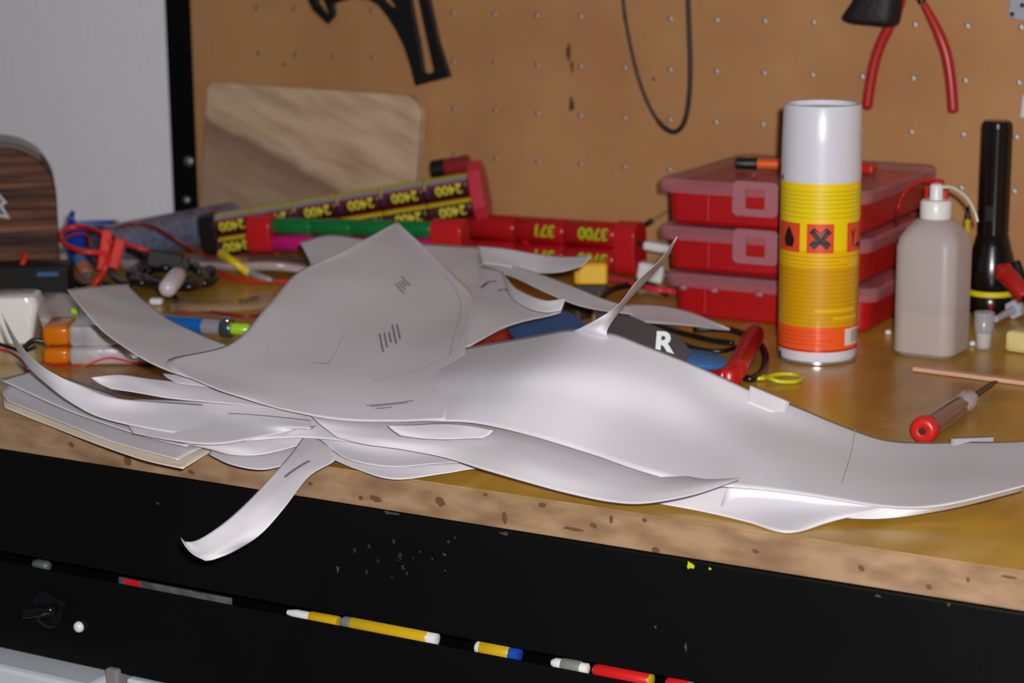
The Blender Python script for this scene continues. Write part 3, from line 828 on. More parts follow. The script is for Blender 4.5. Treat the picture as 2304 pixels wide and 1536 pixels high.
# torch standing on its head
def torch():
    c = P(2232, 700, 0.0); c.y = -0.060
    tp = W(2216, 268, -0.050)
    H = tp.z - TZ
    t = thing('torch', 'black ribbed torch standing on its lens beside the pegboard', 'torch', (c.x, c.y, TZ + 0.0004))
    bt = mat('black_torch_plastic', (16, 16, 17), 0.22)
    # ribbed handle
    seg = 48; prof = [(0.0130, 0.070), (0.0132, 0.075), (0.0132, H - 0.006), (0.0125, H - 0.002), (0.0105, H)]
    vs, fs = [], []
    for r_, z in prof:
        for k in range(seg):
            a = 2 * math.pi * k / seg
            rr = r_ + (0.0007 if k % 4 < 2 else 0)
            vs.append(Vector((rr * math.cos(a), rr * math.sin(a), z)))
    for i in range(len(prof) - 1):
        for k in range(seg):
            a, b = i * seg + k, i * seg + (k + 1) % seg; fs.append((a, b, b + seg, a + seg))
    fs.append(tuple(range((len(prof) - 1) * seg, len(prof) * seg)))
    mesh('ribbed_handle', vs, fs, bt, t)
    lathe('head', [(0.0205, 0.022), (0.0222, 0.026), (0.0222, 0.036), (0.0205, 0.048), (0.0165, 0.062), (0.0142, 0.0715), (0.0125, 0.073)], bt, t, 48)
    lathe('yellow_ring', [(0.0207, 0.017), (0.0213, 0.0175), (0.0213, 0.0218), (0.0207, 0.0222)], mat('bright_yellow_ring', (225, 214, 30), 0.4), t, 48)
    lathe('bezel', [(0.018, 0.0), (0.0195, 0.0015), (0.0205, 0.0165), (0.020, 0.017)], bt, t, 48)
    lathe('lens', [(0.0172, 0.0002), (0.0172, 0.0006)], mat('lens_glass', (210, 215, 220), 0.05, trans=0.6), t, 32)
    box('switch', (-0.004, -0.0152, 0.085), (0.004, -0.0130, 0.10), blk, t, 0.0008)
torch()

# red wire round the bottle and small parts at the right
red_wire = mat('red_wire_skin', (190, 24, 24), 0.4)
tube('red_wire', [P(2018, 510, .075), W(2018, 478, -.19), W(2032, 438, -.19), W(2062, 412, -.19), W(2100, 404, -.19), W(2122, 420, -.19), W(2130, 460, -.185), W(2134, 500, -.185), W(2142, 580, -.18), P(2160, 700, .0015)], 0.0013, red_wire, label='thin red wire arching behind the cap of the squeeze bottle', cat='wire', n=90)
sp = W(2108, 412, -.187)
t = thing('red_connector', 'red plastic connector behind the nozzle of the squeeze bottle', 'connector', (sp.x, sp.y, sp.z))
box('housing', (-0.010, -0.004, -0.018), (0.010, 0.004, -0.002), red_pl, t, 0.002); lathe('collar', [(0.006, -0.0015), (0.0065, 0.001), (0.005, 0.003)], red_pl, t, 20)
a, b = W(2177, 505, -0.085), W(2174, 462, -0.08)
t = thing('yellow_pen', 'yellow pen upright in the gap between bottle and torch', 'pen', (a.x, a.y, TZ + .0005))
lathe('barrel', [(0.003, 0), (0.003, b.z - TZ - 0.012)], yel_pl, t, 14)
lathe('tip', [(0.0028, b.z - TZ - 0.0118), (0.001, b.z - TZ)], blk, t, 14)
# red-gripped tool behind
a = W(2246, 596, -0.10)
t = thing('cutters', 'black cutters with a fat red grip leaning by the torch', 'cutters', (a.x, a.y, TZ))
ar = lambda p: p - Vector(t.location)
tube('grip', [ar(W(2244, 598, -.10)), ar(W(2262, 615, -.10)), ar(W(2285, 640, -.11)), ar(W(2306, 668, -.115))], 0.0062, red_grip, t, seg=14, n=24, rfun=lambda s: 0.45 + 1.1 * min(1, s * 5) * (1 - .35 * s))
tube('grip', [ar(W(2285, 590, -.085)), ar(W(2300, 625, -.09)), ar(W(2330, 668, -.10))], 0.0045, blk, t)
tube('blade', [ar(W(2306, 668, -.115)), ar(W(2330, 692, -.12)), ar(P(2370, 705, .005))], 0.0045, blk, t)
tube('red_wire', [P(2226, 712, 0.002), P(2232, 690, 0.01), P(2248, 668, .016), P(2275, 658, .018), P(2310, 668, .012), P(2345, 690, .003)], 0.0012, red_wire, label='short red wire looping in front of the torch base', cat='wire')
# small clear vial with cap
clear = bpy.data.materials.new('clear_plastic'); clear.use_nodes = True
def clear_setup(m, rgb, al, rough=0.15):
    nt = m.node_tree; b = nt.nodes['Principled BSDF']; out = nt.nodes['Material Output']; L = nt.links.new
    b.inputs['Base Color'].default_value = lin(rgb) + (1,); b.inputs['Roughness'].default_value = rough
    b.inputs['Specular IOR Level'].default_value = 0.9
    tp = nt.nodes.new('ShaderNodeBsdfTransparent'); m2 = nt.nodes.new('ShaderNodeMixShader'); m2.inputs[0].default_value = al
    L(tp.outputs[0], m2.inputs[1]); L(b.outputs[0], m2.inputs[2]); L(m2.outputs[0], out.inputs['Surface'])
    return m
clear_setup(clear, (200, 205, 215), 0.38)
c = P(2212, 786, 0.0)
t = thing('glue_vial', 'small clear plastic vial with pale content right of the squeeze bottle', 'vial', (c.x, c.y, TZ + .0004))
lathe('vial_body', [(0.0055, 0), (0.0068, 0.002), (0.0075, 0.016), (0.0085, 0.018), (0.0085, 0.0315), (0.0075, 0.032)], clear, t, 24)
lathe('content', [(0.0045, 0.0015), (0.0058, 0.004), (0.0064, 0.014)], mat('pale_gel', (215, 208, 190), 0.4), t, 20)
# hex nozzle
a, b = P(2240, 718, 0.006), P(2296, 688, 0.010)
t = thing('plastic_nozzle', 'pale grey plastic nozzle lying right of the small vial', 'nozzle', a)
M = axis_mtx((0, 0, 0), b - a); Ln = (b - a).length
pg_ = mat('pale_grey_plastic', (178, 184, 198), 0.3)
lathe('stem', [(0.0028, 0), (0.0036, Ln * 0.7)], pg_, t, 18, M)
lathe('collar', [(0.0085, Ln * 0.7), (0.0088, Ln * 0.75), (0.0088, Ln * 1.15), (0.007, Ln * 1.18)], pg_, t, 6, M, smooth=False)
# cream block
a = P(2262, 792, 0)
o = box('foam_block', (-0.001, -0.001, 0.0005), (0.05, 0.022, 0.0185), mat('cream_foam', (224, 208, 140), 0.8, var=0.15, scale=60, bump=0.4), None, 0.004, mtx=Matrix.Translation(Vector((a.x, a.y, TZ))) @ Matrix.Rotation(-.15, 4, 'Z'))
tag(o, 'small cream foam block at the right edge of the bench', 'block')
# wood strip
a, b = P(2052, 836, 0), P(2420, 884, 0)
vx = (b - a).normalized(); vy = Vector((-vx.y, vx.x, 0))
M = Matrix(((vx.x, vy.x, 0, a.x), (vx.y, vy.y, 0, a.y), (0, 0, 1, TZ + .0004), (0, 0, 0, 1)))
o = box('wood_strip', (0, 0, 0), ((b - a).length, 0.009, 0.0035), mat('pink_balsa', (212, 168, 136), 0.65, var=0.1, scale=30, stretch=(1, 8, 8)), None, 0.0006, mtx=M)
tag(o, 'thin pale wooden strip lying on the bench beyond the screwdriver', 'strip')
# screwdriver
a, b = P(2078, 968, 0.0100), P(2240, 858, 0.0068)
t = thing('screwdriver', 'screwdriver with clear ribbed handle and red end cap', 'screwdriver', a)
M = axis_mtx((0, 0, 0), b - a); Ls = (b - a).length
redm = mat('red_end_cap', (200, 34, 30), 0.35)
lathe('end_cap', [(0.003, -0.0025), (0.0040, -0.003), (0.0075, -0.003), (0.0096, -0.001), (0.0100, 0.002), (0.0095, 0.008), (0.0085, 0.009)], redm, t, 32, M)
lathe('end_hole', [(0.0026, -0.0034), (0.0026, -0.0030)], mat('hole_brown', (52, 24, 20), 0.6), t, 18, M)
seg = 24; prof = [(0.0083, 0.009), (0.0083, Ls * 0.34), (0.0070, Ls * 0.47), (0.0058, Ls * 0.50)]
vs, fs = [], []
for r_, z in prof:
    for k in range(seg):
        aa = 2 * math.pi * k / seg; rr = r_ * (1.0 if k % 4 < 2 else 0.86)
        vs.append(M @ Vector((rr * math.cos(aa), rr * math.sin(aa), z)))
for i in range(len(prof) - 1):
    for k in range(seg):
        q_, w_ = i * seg + k, i * seg + (k + 1) % seg; fs.append((q_, w_, w_ + seg, q_ + seg))
fs.append(tuple(range((len(prof) - 1) * seg, len(prof) * seg))); fs.append(tuple(reversed(range(seg))))
hm = mat('smoky_clear_handle', (150, 112, 104), 0.14, trans=0.35)
mesh('handle', vs, fs, hm, t)
lathe('collar', [(0.0055, Ls * 0.5), (0.0075, Ls * 0.53), (0.0078, Ls * 0.60), (0.005, Ls * 0.64)], mat('clear_collar', (205, 195, 200), 0.08, trans=0.4), t, 24, M)
lathe('blade', [(0.0025, Ls * 0.64), (0.0022, Ls * 0.93)], steel, t, 16, M)
lathe('tip', [(0.0024, Ls * 0.93), (0.0028, Ls * 0.97), (0.0022, Ls)], steel, t, 12, M @ Matrix.Scale(0.35, 4, (1, 0, 0)))
# yellow-green wire twist
ygw = mat('yellow_green_wire', (196, 196, 20), 0.35)
tube('wire_twist', [P(x, y, h / 1000) for x, y, h in ((1695, 852, 2), (1720, 850, 2.6), (1750, 842, 3), (1785, 842, 2.6), (1803, 850, 2), (1790, 858, 2), (1755, 858, 2.5), (1735, 852, 4), (1715, 846, 3))], 0.0017, ygw, label='short yellow-green wire twist on the bench left of the spray can', cat='wire')
for i, (x, y) in enumerate(((1998, 753), (2188, 778))):
    c = P(x, y, 0)
    o = mesh('foam_crumb', *(lambda d: (d[0], d[1]))(lathe_data([(0.001, 0.0003), (0.003, 0.001), (0.0026, 0.0035), (0.0008, 0.0045)], 9, Matrix.Translation(Vector((c.x, c.y, TZ))))), white_plastic, None, True, origin=(c.x, c.y, TZ))
    tag(o, ['white crumb by the corner of the lowest red box', 'white crumb between squeeze bottle and vial'][i], 'crumb')

# ------------------------------------------------------------------ battery packs
def banded(name, L, r, M, mats, pick, parent, z0=0.0, seg=32):
    """one cell: a cylinder whose wrap colours follow the angle (pick(angle in degrees, t))"""
    zs = [z0, z0 + 0.0012, z0 + L * 0.06, z0 + L * 0.12, z0 + L * 0.94, z0 + L - 0.0012, z0 + L]
    rs = [r * 0.9, r, r, r, r, r, r * 0.9]
    vs, fs, mi = [], [], []
    for z, rr in zip(zs, rs):
        for k in range(seg):
            a = 2 * math.pi * (k + .5) / seg
            vs.append(M @ Vector((rr * math.cos(a), rr * math.sin(a), z)))
    for i in range(len(zs) - 1):
        for k in range(seg):
            a, b = i * seg + k, i * seg + (k + 1) % seg
            fs.append((a, b, b + seg, a + seg)); mi.append(pick(360 * (k + 1) / seg % 360, (zs[i] + zs[i + 1]) / 2 / L - z0 / L))
    fs.append(tuple(reversed(range(seg)))); fs.append(tuple(range((len(zs) - 1) * seg, len(zs) * seg))); mi += [0, 0]
    o = mesh(name, vs, fs, mats, parent, False, midx=mi)
    for p in o.data.polygons: p.use_smooth = len(p.vertices) == 4
    o.data.set_sharp_from_angle(angle=math.radians(50))
    return o
def cyl_text(s, size, r, M, ang, z, m, parent, turn=180, bold=0.0003):
    """text bent round a cylinder (axis = local z); turn=180 reads upside down"""
    vs, fs = text_data(s, size, 0.0002, bold)
    bm = bmesh.new(); vv = [bm.verts.new(v) for v in vs]
    for f in fs:
        try: bm.faces.new([vv[i] for i in f])
        except ValueError: pass
    for k in range(-7, 8):
        bmesh.ops.bisect_plane(bm, geom=bm.verts[:] + bm.edges[:] + bm.faces[:], plane_co=(0, size * k * 0.07, 0), plane_no=(0, 1, 0))
    bm.verts.index_update()
    vs = [v.co.copy() for v in bm.verts]; fs = [tuple(v.index for v in f.verts) for f in bm.faces]; bm.free()
    out = []
    for v in vs:
        x, y = v.x, v.y
        if turn == 180: x, y = -x, -y
        # along the axis: picture right = +z ; up = toward +x (local up)
        a = math.radians(ang) - y / r * 1.0
        rr = r + 0.0004 + v.z
        out.append(M @ Vector((rr * math.cos(a), rr * math.sin(a), z + x)))
    return mesh('printed_number', out, fs, m, parent)
redend = mat('red_shrink', (196, 30, 34), 0.25)
pinkend = mat('pinkish_red_end', (196, 48, 66), 0.35)
blackwrap = mat('black_wrap', (26, 20, 20), 0.3)
brownwrap = mat('dark_brown_wrap', (66, 32, 28), 0.3)
yelw = mat('yellow_wrap', (196, 176, 24), 0.3)
redw = mat('dark_red_wrap', (140, 34, 40), 0.3)
greyw = mat('grey_blue_wrap', (130, 134, 150), 0.3)
purp = mat('purple_spot', (84, 34, 88), 0.3)
ytext = mat('yellow_number', (222, 212, 60), 0.35)
gtext = mat('lime_number', (150, 205, 30), 0.35)

# angles on a cell: 0 = local up (x axis), and the side toward the camera is at 270 if y points away
def cam_sign(M):
    y = Vector((M[0][1], M[1][1], M[2][1])); return 1 if y.dot(CAM - M.translation) > 0 else -1
def long_pack():
    a = W(480, 531, -0.152); b = W(1062, 437, -0.062)
    t = thing('battery_pack', 'long yellow and black battery pack marked 2400, propped on one end', 'battery pack', a)
    M = axis_mtx((0, 0, 0), b - a); L = (b - a).length; s = cam_sign(axis_mtx(a, b))
    r = 0.0118; n = 6; cl = L / n
    def pick_u(ang, tt):
        q = ang * s if s > 0 else -ang
        q = q % 360
        if tt < 0.06 and q < 80: return 1
        if q < 36 or q > 320: return 1
        if q < 60: return 3
        if q < 76: return 2
        if q < 128: return 6 if tt > .12 else 5
        return 0
    def pick_l(ang, tt):
        q = (ang * s) % 360
        if q < 34: return 2
        if q < 64: return 1
        return 6 if q < 125 else 0
    for row in (0, 1):
        off = Vector(((r * 0.96) * (1 if row == 0 else -1), 0, 0))
        Mr = M @ Matrix.Translation(off)
        for k in range(n):
            o = banded('cell', cl * 0.99, r, Mr, [blackwrap, yelw, redw, greyw, redw, purp, brownwrap], pick_u if row == 0 else pick_l, t, k * cl)
            cyl_text('2400', 0.0140, r, Mr, s * (98 if row == 0 else 96), k * cl + cl * 0.56, ytext, o, 180 if s > 0 else 0)
    vs, fs = flat_curve([rrect(0.048, 0.025, 0.0122)], 0.016, 0.001)
    mesh('black_end', [M @ Vector((v.x, v.y, v.z - 0.001)) for v in vs], fs, blackwrap, t)
    # faceted red end cap
    hexp = [(0.031, 0.004), (0.024, 0.013), (0.008, 0.018), (-0.012, 0.017), (-0.026, 0.009), (-0.030, 0.0), (-0.026, -0.009), (-0.012, -0.017), (0.008, -0.018), (0.024, -0.013), (0.031, -0.004)]
    vs, fs = flat_curve([hexp], 0.010, 0.002)
    mesh('red_end_cap', [M @ Vector((v.x, v.y, v.z + L + 0.0085)) for v in vs], fs, pinkend, t)
    # short piece bundled behind the right end
    c = L - 0.040
    M2 = M @ Matrix.Translation(Vector((0.030, -s * 0.014, 0)))
    lathe('black_stub', [(0.0085, c), (0.0098, c + .001), (0.0098, c + .014), (0.009, c + .0145)], blackwrap, t, 28, M2)
    lathe('striped_stub', [(0.0094, c + .0146), (0.0096, c + .015), (0.0096, c + .040), (0.009, c + .0405)], redw, t, 28, M2)
long_pack()

def green_pack():
    a = W(566, 524, -0.190); b = W(1048, 537, -0.160)
    t = thing('battery_pack', 'green and magenta battery pack with red ends lying before the long one', 'battery pack', a)
    M = axis_mtx((0, 0, 0), b - a); L = (b - a).length; s = cam_sign(axis_mtx(a, b))
    r = 0.0084
    gm = mat('green_wrap', (16, 112, 50), 0.2); mm = mat('magenta_wrap', (188, 26, 110), 0.2)
    e0, e1 = L * 0.115, L * 0.86
    n = 4; cl = (e1 - e0) / n
    for row, m_ in ((0, gm), (1, mm)):
        Mr = M @ Matrix.Translation(Vector(((r * 0.98) * (1 if row == 0 else -1), (0 if row == 0 else s * 0.003), 0)))
        for k in range(n):
            z = e0 + k * cl
            lathe('cell', [(r * .93, z), (r, z + .0008), (r, z + cl * .975), (r * .93, z + cl * .99)], m_, t, 28, Mr)
    for z0, z1, nm in ((0, e0, 'red_end'), (e1, L, 'red_end')):
        vs, fs = flat_curve([rrect(0.036, 0.021, 0.0100)], (z1 - z0) - 0.004, 0.0018)
        mesh(nm, [M @ Vector((v.x, v.y + s * 0.001, v.z + (z0 + z1) / 2)) for v in vs], fs, redend, t, True).data.set_sharp_from_angle(angle=math.radians(40))
green_pack()

def red_pack():
    a = W(1060, 507, -0.060); b = W(1442, 532, -0.060)
    a.z -= 0; t = thing('battery_pack', 'red battery pack with lime green 3700 lying against the pegboard', 'battery pack', a)
    M = axis_mtx((0, 0, 0), b - a); L = (b - a).length; s = cam_sign(axis_mtx(a, b))
    r = 0.0128
    for row in (0, 1):
        Mr = M @ Matrix.Translation(Vector((0 if row == 0 else -r * 1.98, 0 if row == 0 else s * 0.002, 0)))
        n = 3; cl = (L - 0.024) / n
        for k in range(n):
            z = k * cl
            o = lathe('cell', [(r * .9, z), (r, z + .0015), (r, z + cl * .97), (r * .93, z + cl * .99)], mat('deep_red_wrap', (176, 22, 26), 0.22), t, 32, Mr)
            if k > 0:
                cyl_text('3700' if k == 2 else '371', 0.0165, r, Mr, s * 80, z + cl * (0.60 if k == 2 else 0.62), gtext, o, 180 if s > 0 else 0, 0.0004)
    vs, fs = flat_curve([rrect(0.052, 0.0275, 0.013)], 0.020, 0.0015)
    mesh('red_end', [M @ Vector((v.x - r, v.y, v.z + L - 0.012)) for v in vs], fs, redend, t, True).data.set_sharp_from_angle(angle=math.radians(40))
red_pack()

def blue_tube():
    a = P(225, 556, 0.022); b = W(520, 512, -0.045); b.z = TZ + 0.022
    t = thing('tube_pack', 'long blue-grey tube with fine tick marks lying by the left post', 'tube', a)
    M = axis_mtx((0, 0, 0), b - a); L = (b - a).length; s = cam_sign(axis_mtx(a, b)); r = 0.0215
    lathe('tube_body', [(r * .9, 0), (r, .001), (r, L), (r * .9, L + .001)], mat('blue_grey_print', (112, 120, 148), 0.35, var=0.3, scale=160, rgb2=(90, 96, 120)), t, 40, M)
    tm = mat('tick_cream', (170, 150, 110), 0.5)
    for k in range(14):
        z = L * (0.06 + 0.068 * k)
        vs, fs = [], []
        for i in range(7):
            aa = s * math.radians(20 + i * 7); zz_ = z + i * 0.0012
            for dz in (0, 0.0011): vs.append(M @ Vector(((r + .0004) * math.cos(aa), (r + .0004) * math.sin(aa), zz_ + dz)))
        for i in range(6): fs.append((2 * i, 2 * i + 1, 2 * i + 3, 2 * i + 2))
        mesh('tick_mark', vs, fs, tm, t)
    for z0, a0_ in ((0.60, 18), (0.72, 34), (0.80, 20)):
        vs = [M @ Vector(((r + .0005) * math.cos(s * math.radians(q)), (r + .0005) * math.sin(s * math.radians(q)), L * z)) for q, z in ((a0_, z0), (a0_, z0 + .06), (a0_ + 12, z0 + .07), (a0_ + 12, z0 + .01))]
        mesh('red_print', vs, [(0, 1, 2, 3)], redw, t)
    lathe('dark_band', [(r + .0002, L * .0), (r + .0005, L * .001), (r + .0005, L * .02)], blackwrap, t, 40, M)
blue_tube()

# yellow block
c = P(1330, 664, 0.0)
t = thing('yellow_block', 'small bright yellow box between the papers and the red packs', 'box', (c.x, c.y, TZ + .012), (0, 0, math.radians(25)))
box('body', (-0.016, -0.012, 0.0), (0.016, 0.012, 0.021), mat('golden_plastic', (238, 176, 26), 0.3), t, 0.003)
box('face_panel', (-0.010, -0.0128, 0.002), (0.014, -0.0121, 0.018), mat('light_golden_plastic', (246, 196, 60), 0.3), t, 0.0003)
box('foot', (-0.015, -0.011, -0.0115), (0.015, 0.011, -0.0003), blk, t, 0.001)

# ------------------------------------------------------------------ red tool and its strap
blue_cl = mat('blue_webbing', (56, 112, 176), 0.7, var=0.2, scale=300, bump=0.3)
grey_cl = mat('charcoal_webbing', (104, 106, 112), 0.7, var=0.2, scale=300, bump=0.3)
def ribbon(name, cl, wv, th, m, parent, n=26):
    """flat band following a centre line; wv = half-width vector per control point"""
    vs, fs = [], []
    for i in range(n + 1):
        c = cr(cl, i / n); w = cr(wv, i / n)
        for (k, z) in ((-1, 0), (1, 0), (1, th), (-1, th)): vs.append(c + w * k + Vector((0, 0, z)))
    for i in range(n):
        for k in range(4):
            a, b = 4 * i + k, 4 * i + (k + 1) % 4; fs.append((a, b, b + 4, a + 4))
    fs += [(3, 2, 1, 0), (4 * n, 4 * n + 1, 4 * n + 2, 4 * n + 3)]
    return mesh(name, vs, fs, m, parent)
S0 = P(1290, 760, 0.03)
t = thing('padded_strap', 'blue and charcoal padded strap with white letter R behind the papers', 'strap', S0)
def edge_band(name, up, lo, m, th=0.002):
    """band between an upper and a lower edge, both lists of (px, py, mm)"""
    U = [P(x, y, h / 1000) - S0 for x, y, h in up]; Lo = [P(x, y, h / 1000) - S0 for x, y, h in lo]
    cl = [(a + b) / 2 for a, b in zip(U, Lo)]; wv = [(a - b) / 2 for a, b in zip(U, Lo)]
    return ribbon(name, cl, wv, th, m, t)
edge_band('blue_end', [(1135, 730, 22), (1200, 716, 26), (1262, 707, 28), (1285, 712, 28)], [(1170, 790, 22), (1220, 775, 26), (1290, 760, 28), (1330, 745, 28)], blue_cl, 0.003)
edge_band('stitching', [(1155, 728, 25.5), (1185, 750, 25.5)], [(1160, 727, 25.5), (1190, 749, 25.5)], mat('pale_blue_thread', (120, 160, 200), 0.7), 0.0006)
gb_ = edge_band('grey_middle', [(1340, 700, 34), (1400, 712, 34), (1470, 740, 33), (1525, 765, 30), (1555, 800, 26)], [(1340, 770, 34), (1380, 790, 34), (1440, 815, 33), (1490, 835, 30), (1520, 850, 26)], grey_cl, 0.003)
c = P(1568, 815, 0.022) - S0
lathe('blue_pad', [(0.019, 0), (0.0205, 0.002), (0.0205, 0.004), (0.018, 0.0055)], blue_cl, t, 36, Matrix.Translation(c) @ Matrix.Rotation(0.12, 4, 'Y') @ Matrix.Diagonal((1.15, 1.0, 1, 1)))
vs, fs = text_data('R', 0.024, 0.0008, 0.0008)
ax = (P(1530, 800, .035) - P(1480, 798, .035)).normalized()
nr = (CAM - P(1495, 775, 0.037)).normalized(); ay = (Vector((0, 0, 1)) * .8 + Vector((-.45, .8, 0)) * .45); ay = (ay - ax * ay.dot(ax)).normalized(); az = ax.cross(ay)
c = P(1494, 774, 0.0385) - S0
mesh('white_letter', [c + ax * v.x + ay * v.y + az * v.z for v in vs], fs, mat('white_rubber_print', (225, 230, 228), 0.5), t)
# red moulded tool
t2o = P(1660, 830, 0.01)
t = thing('clamp', 'red moulded clamp with round bar, partly under the papers', 'clamp', t2o)
tube('red_bar', [P(1655, 838, 0.013) - t2o, P(1700, 748, 0.013) - t2o], 0.0085, mat('red_moulding', (186, 22, 22), 0.3), t, n=12, seg=24, rfun=lambda s: 0.8 if s > .97 or s < .02 else 1)
rm = MATS['red_moulding']
lathe('red_boss', [(0.009, -0.012), (0.0105, -0.010), (0.0105, 0.004), (0.008, 0.007)], rm, t, 28, Matrix.Translation(P(1640, 845, 0.012) - t2o))
tube('red_arm', [P(1640, 848, 0.012) - t2o, P(1590, 838, 0.012) - t2o, P(1500, 850, 0.010) - t2o, P(1350, 850, 0.010) - t2o, P(1190, 795, 0.010) - t2o, P(1130, 765, 0.013) - t2o, P(1060, 790, 0.013) - t2o], 0.0085, rm, t, n=50, seg=16)
edge = lambda q: P(*q) - t2o
vs_ = [edge(q) for q in ((1110, 742, .020), (1165, 736, .020), (1185, 775, .020), (1060, 790, .020))]
dn = Vector((0, 0, -0.010))
mesh('red_plate', vs_ + [v + dn for v in vs_], [(0, 3, 2, 1), (4, 5, 6, 7), (0, 1, 5, 4), (1, 2, 6, 5), (2, 3, 7, 6), (3, 0, 4, 7)], rm, t)
# dark cables around it
blk_wire = mat('black_wire_skin', (22, 20, 20), 0.35)
def wire(name, label, pts, r, m, cat='wire', n=None, group=None):
    return tube(name, [P(x, y, h / 1000) for x, y, h in pts], r, m, n=n, label=label, cat=cat, group=group)
wire('black_cable', 'black cable curling out from under the red clamp bar', [(1560, 740, 3), (1640, 742, 4), (1700, 765, 3), (1722, 800, 3), (1715, 835, 3), (1690, 852, 3), (1668, 845, 3)], 0.0030, blk_wire, 'cable')
wire('black_cable', 'black cable running along the foot of the red boxes', [(1380, 700, 4), (1450, 722, 3), (1530, 748, 3), (1600, 765, 3), (1650, 772, 3)], 0.0026, blk_wire, 'cable')
wire('black_cable', 'thin black cable in front of the lowest red box', [(1400, 735, 3), (1480, 750, 3), (1560, 782, 3), (1620, 790, 3), (1660, 780, 3)], 0.0022, blk_wire, 'cable')
wire('black_cable', 'black cable tangled behind the white plug by the red packs', [(1270, 700, 4), (1320, 690, 4), (1380, 650, 6), (1450, 640, 6), (1500, 660, 3)], 0.0034, blk_wire, 'cable')
wire('red_wire', 'pink-red wire running behind the paper fin to the red boxes', [(1340, 622, 6), (1400, 632, 8), (1470, 650, 8), (1510, 655, 6), (1545, 665, 4)], 0.0030, mat('pink_red_skin', (214, 50, 66), 0.4))
c = P(1300, 706, 0.003)
t = thing('brass_fitting', 'small dark and brass fitting behind the blue strap end', 'fitting', (c.x, c.y, TZ + 0.004))
lathe('dark_body', [(0.013, -0.0035), (0.014, 0.004), (0.012, 0.012), (0.006, 0.014)], mat('bronze_dark', (72, 54, 34), 0.35, 0.5), t, 28)
lathe('brass_nut', [(0.005, 0.0142), (0.0055, 0.018), (0.004, 0.020)], mat('brass', (190, 150, 60), 0.3, 0.8), t, 6, smooth=False)
# white plugs by the red pack
for i, (px, py, h, w, hh, lb) in enumerate(((1482, 556, 0.036, 0.030, 0.009, 'flat white plug nearest the middle red box'), (1465, 612, 0.0105, 0.026, 0.018, 'chunky white plug standing below the flat one'))):
    c = P(px, py, h)
    t = thing('white_plug', lb, 'plug', c, (0, 0.15, math.radians(15)))
    box('plug_body', (-w / 2, -0.007, -hh / 2), (w / 2, 0.007, hh / 2), white_plastic, t, 0.003)
    box('plug_pins', (w / 2 + .0002, -0.004, -0.002), (w / 2 + .006, 0.004, 0.002), chrome, t, 0.0005)
    tube('plug_lead', [Vector((-w / 2 - .0002, 0, 0)), Vector((-w / 2 - .014, 0.003, -.001)), Vector((-w / 2 - .03, 0.012, -h * .7))], 0.0022, blk_wire, t)
# thin tool poking out left of the boxes
a, b = W(1442, 512, -0.03), W(1502, 474, -0.02)
t = thing('needle_file', 'thin black and silver needle tool poking out left of the top red box', 'tool', a)
M = axis_mtx((0, 0, 0), b - a); Lq = (b - a).length
lathe('grip', [(0.0012, 0), (0.0028, .002), (0.0028, Lq * .45)], blk, t, 14, M); lathe('shaft', [(0.0013, Lq * .451), (0.0013, Lq * 1.3)], mat('grey_shaft', (130, 110, 80), 0.4, 0.3), t, 12, M)
wire('red_wire', 'red wire crossing the front of the red battery pack', [(1130, 505, 44), (1165, 530, 36), (1200, 560, 24), (1240, 590, 10), (1290, 600, 3)], 0.0022, red_wire)
c = P(1262, 558, 0.02)
t = thing('oval_cap', 'dark grey oval cap in front of the lime green number', 'cap', c)
lathe('oval', [(0.002, -.008), (0.006, -.005), (0.0072, 0), (0.006, .005), (0.002, .008)], mat('dark_grey_gloss', (70, 66, 76), 0.2), t, 20, Matrix.Rotation(math.radians(75), 4, 'Y'))
tube('stem', [Vector((-0.006, 0, -.002)), Vector((-0.016, -0.004, -0.008)), Vector((-0.022, -0.006, -.0185))], 0.0014, blk, t)

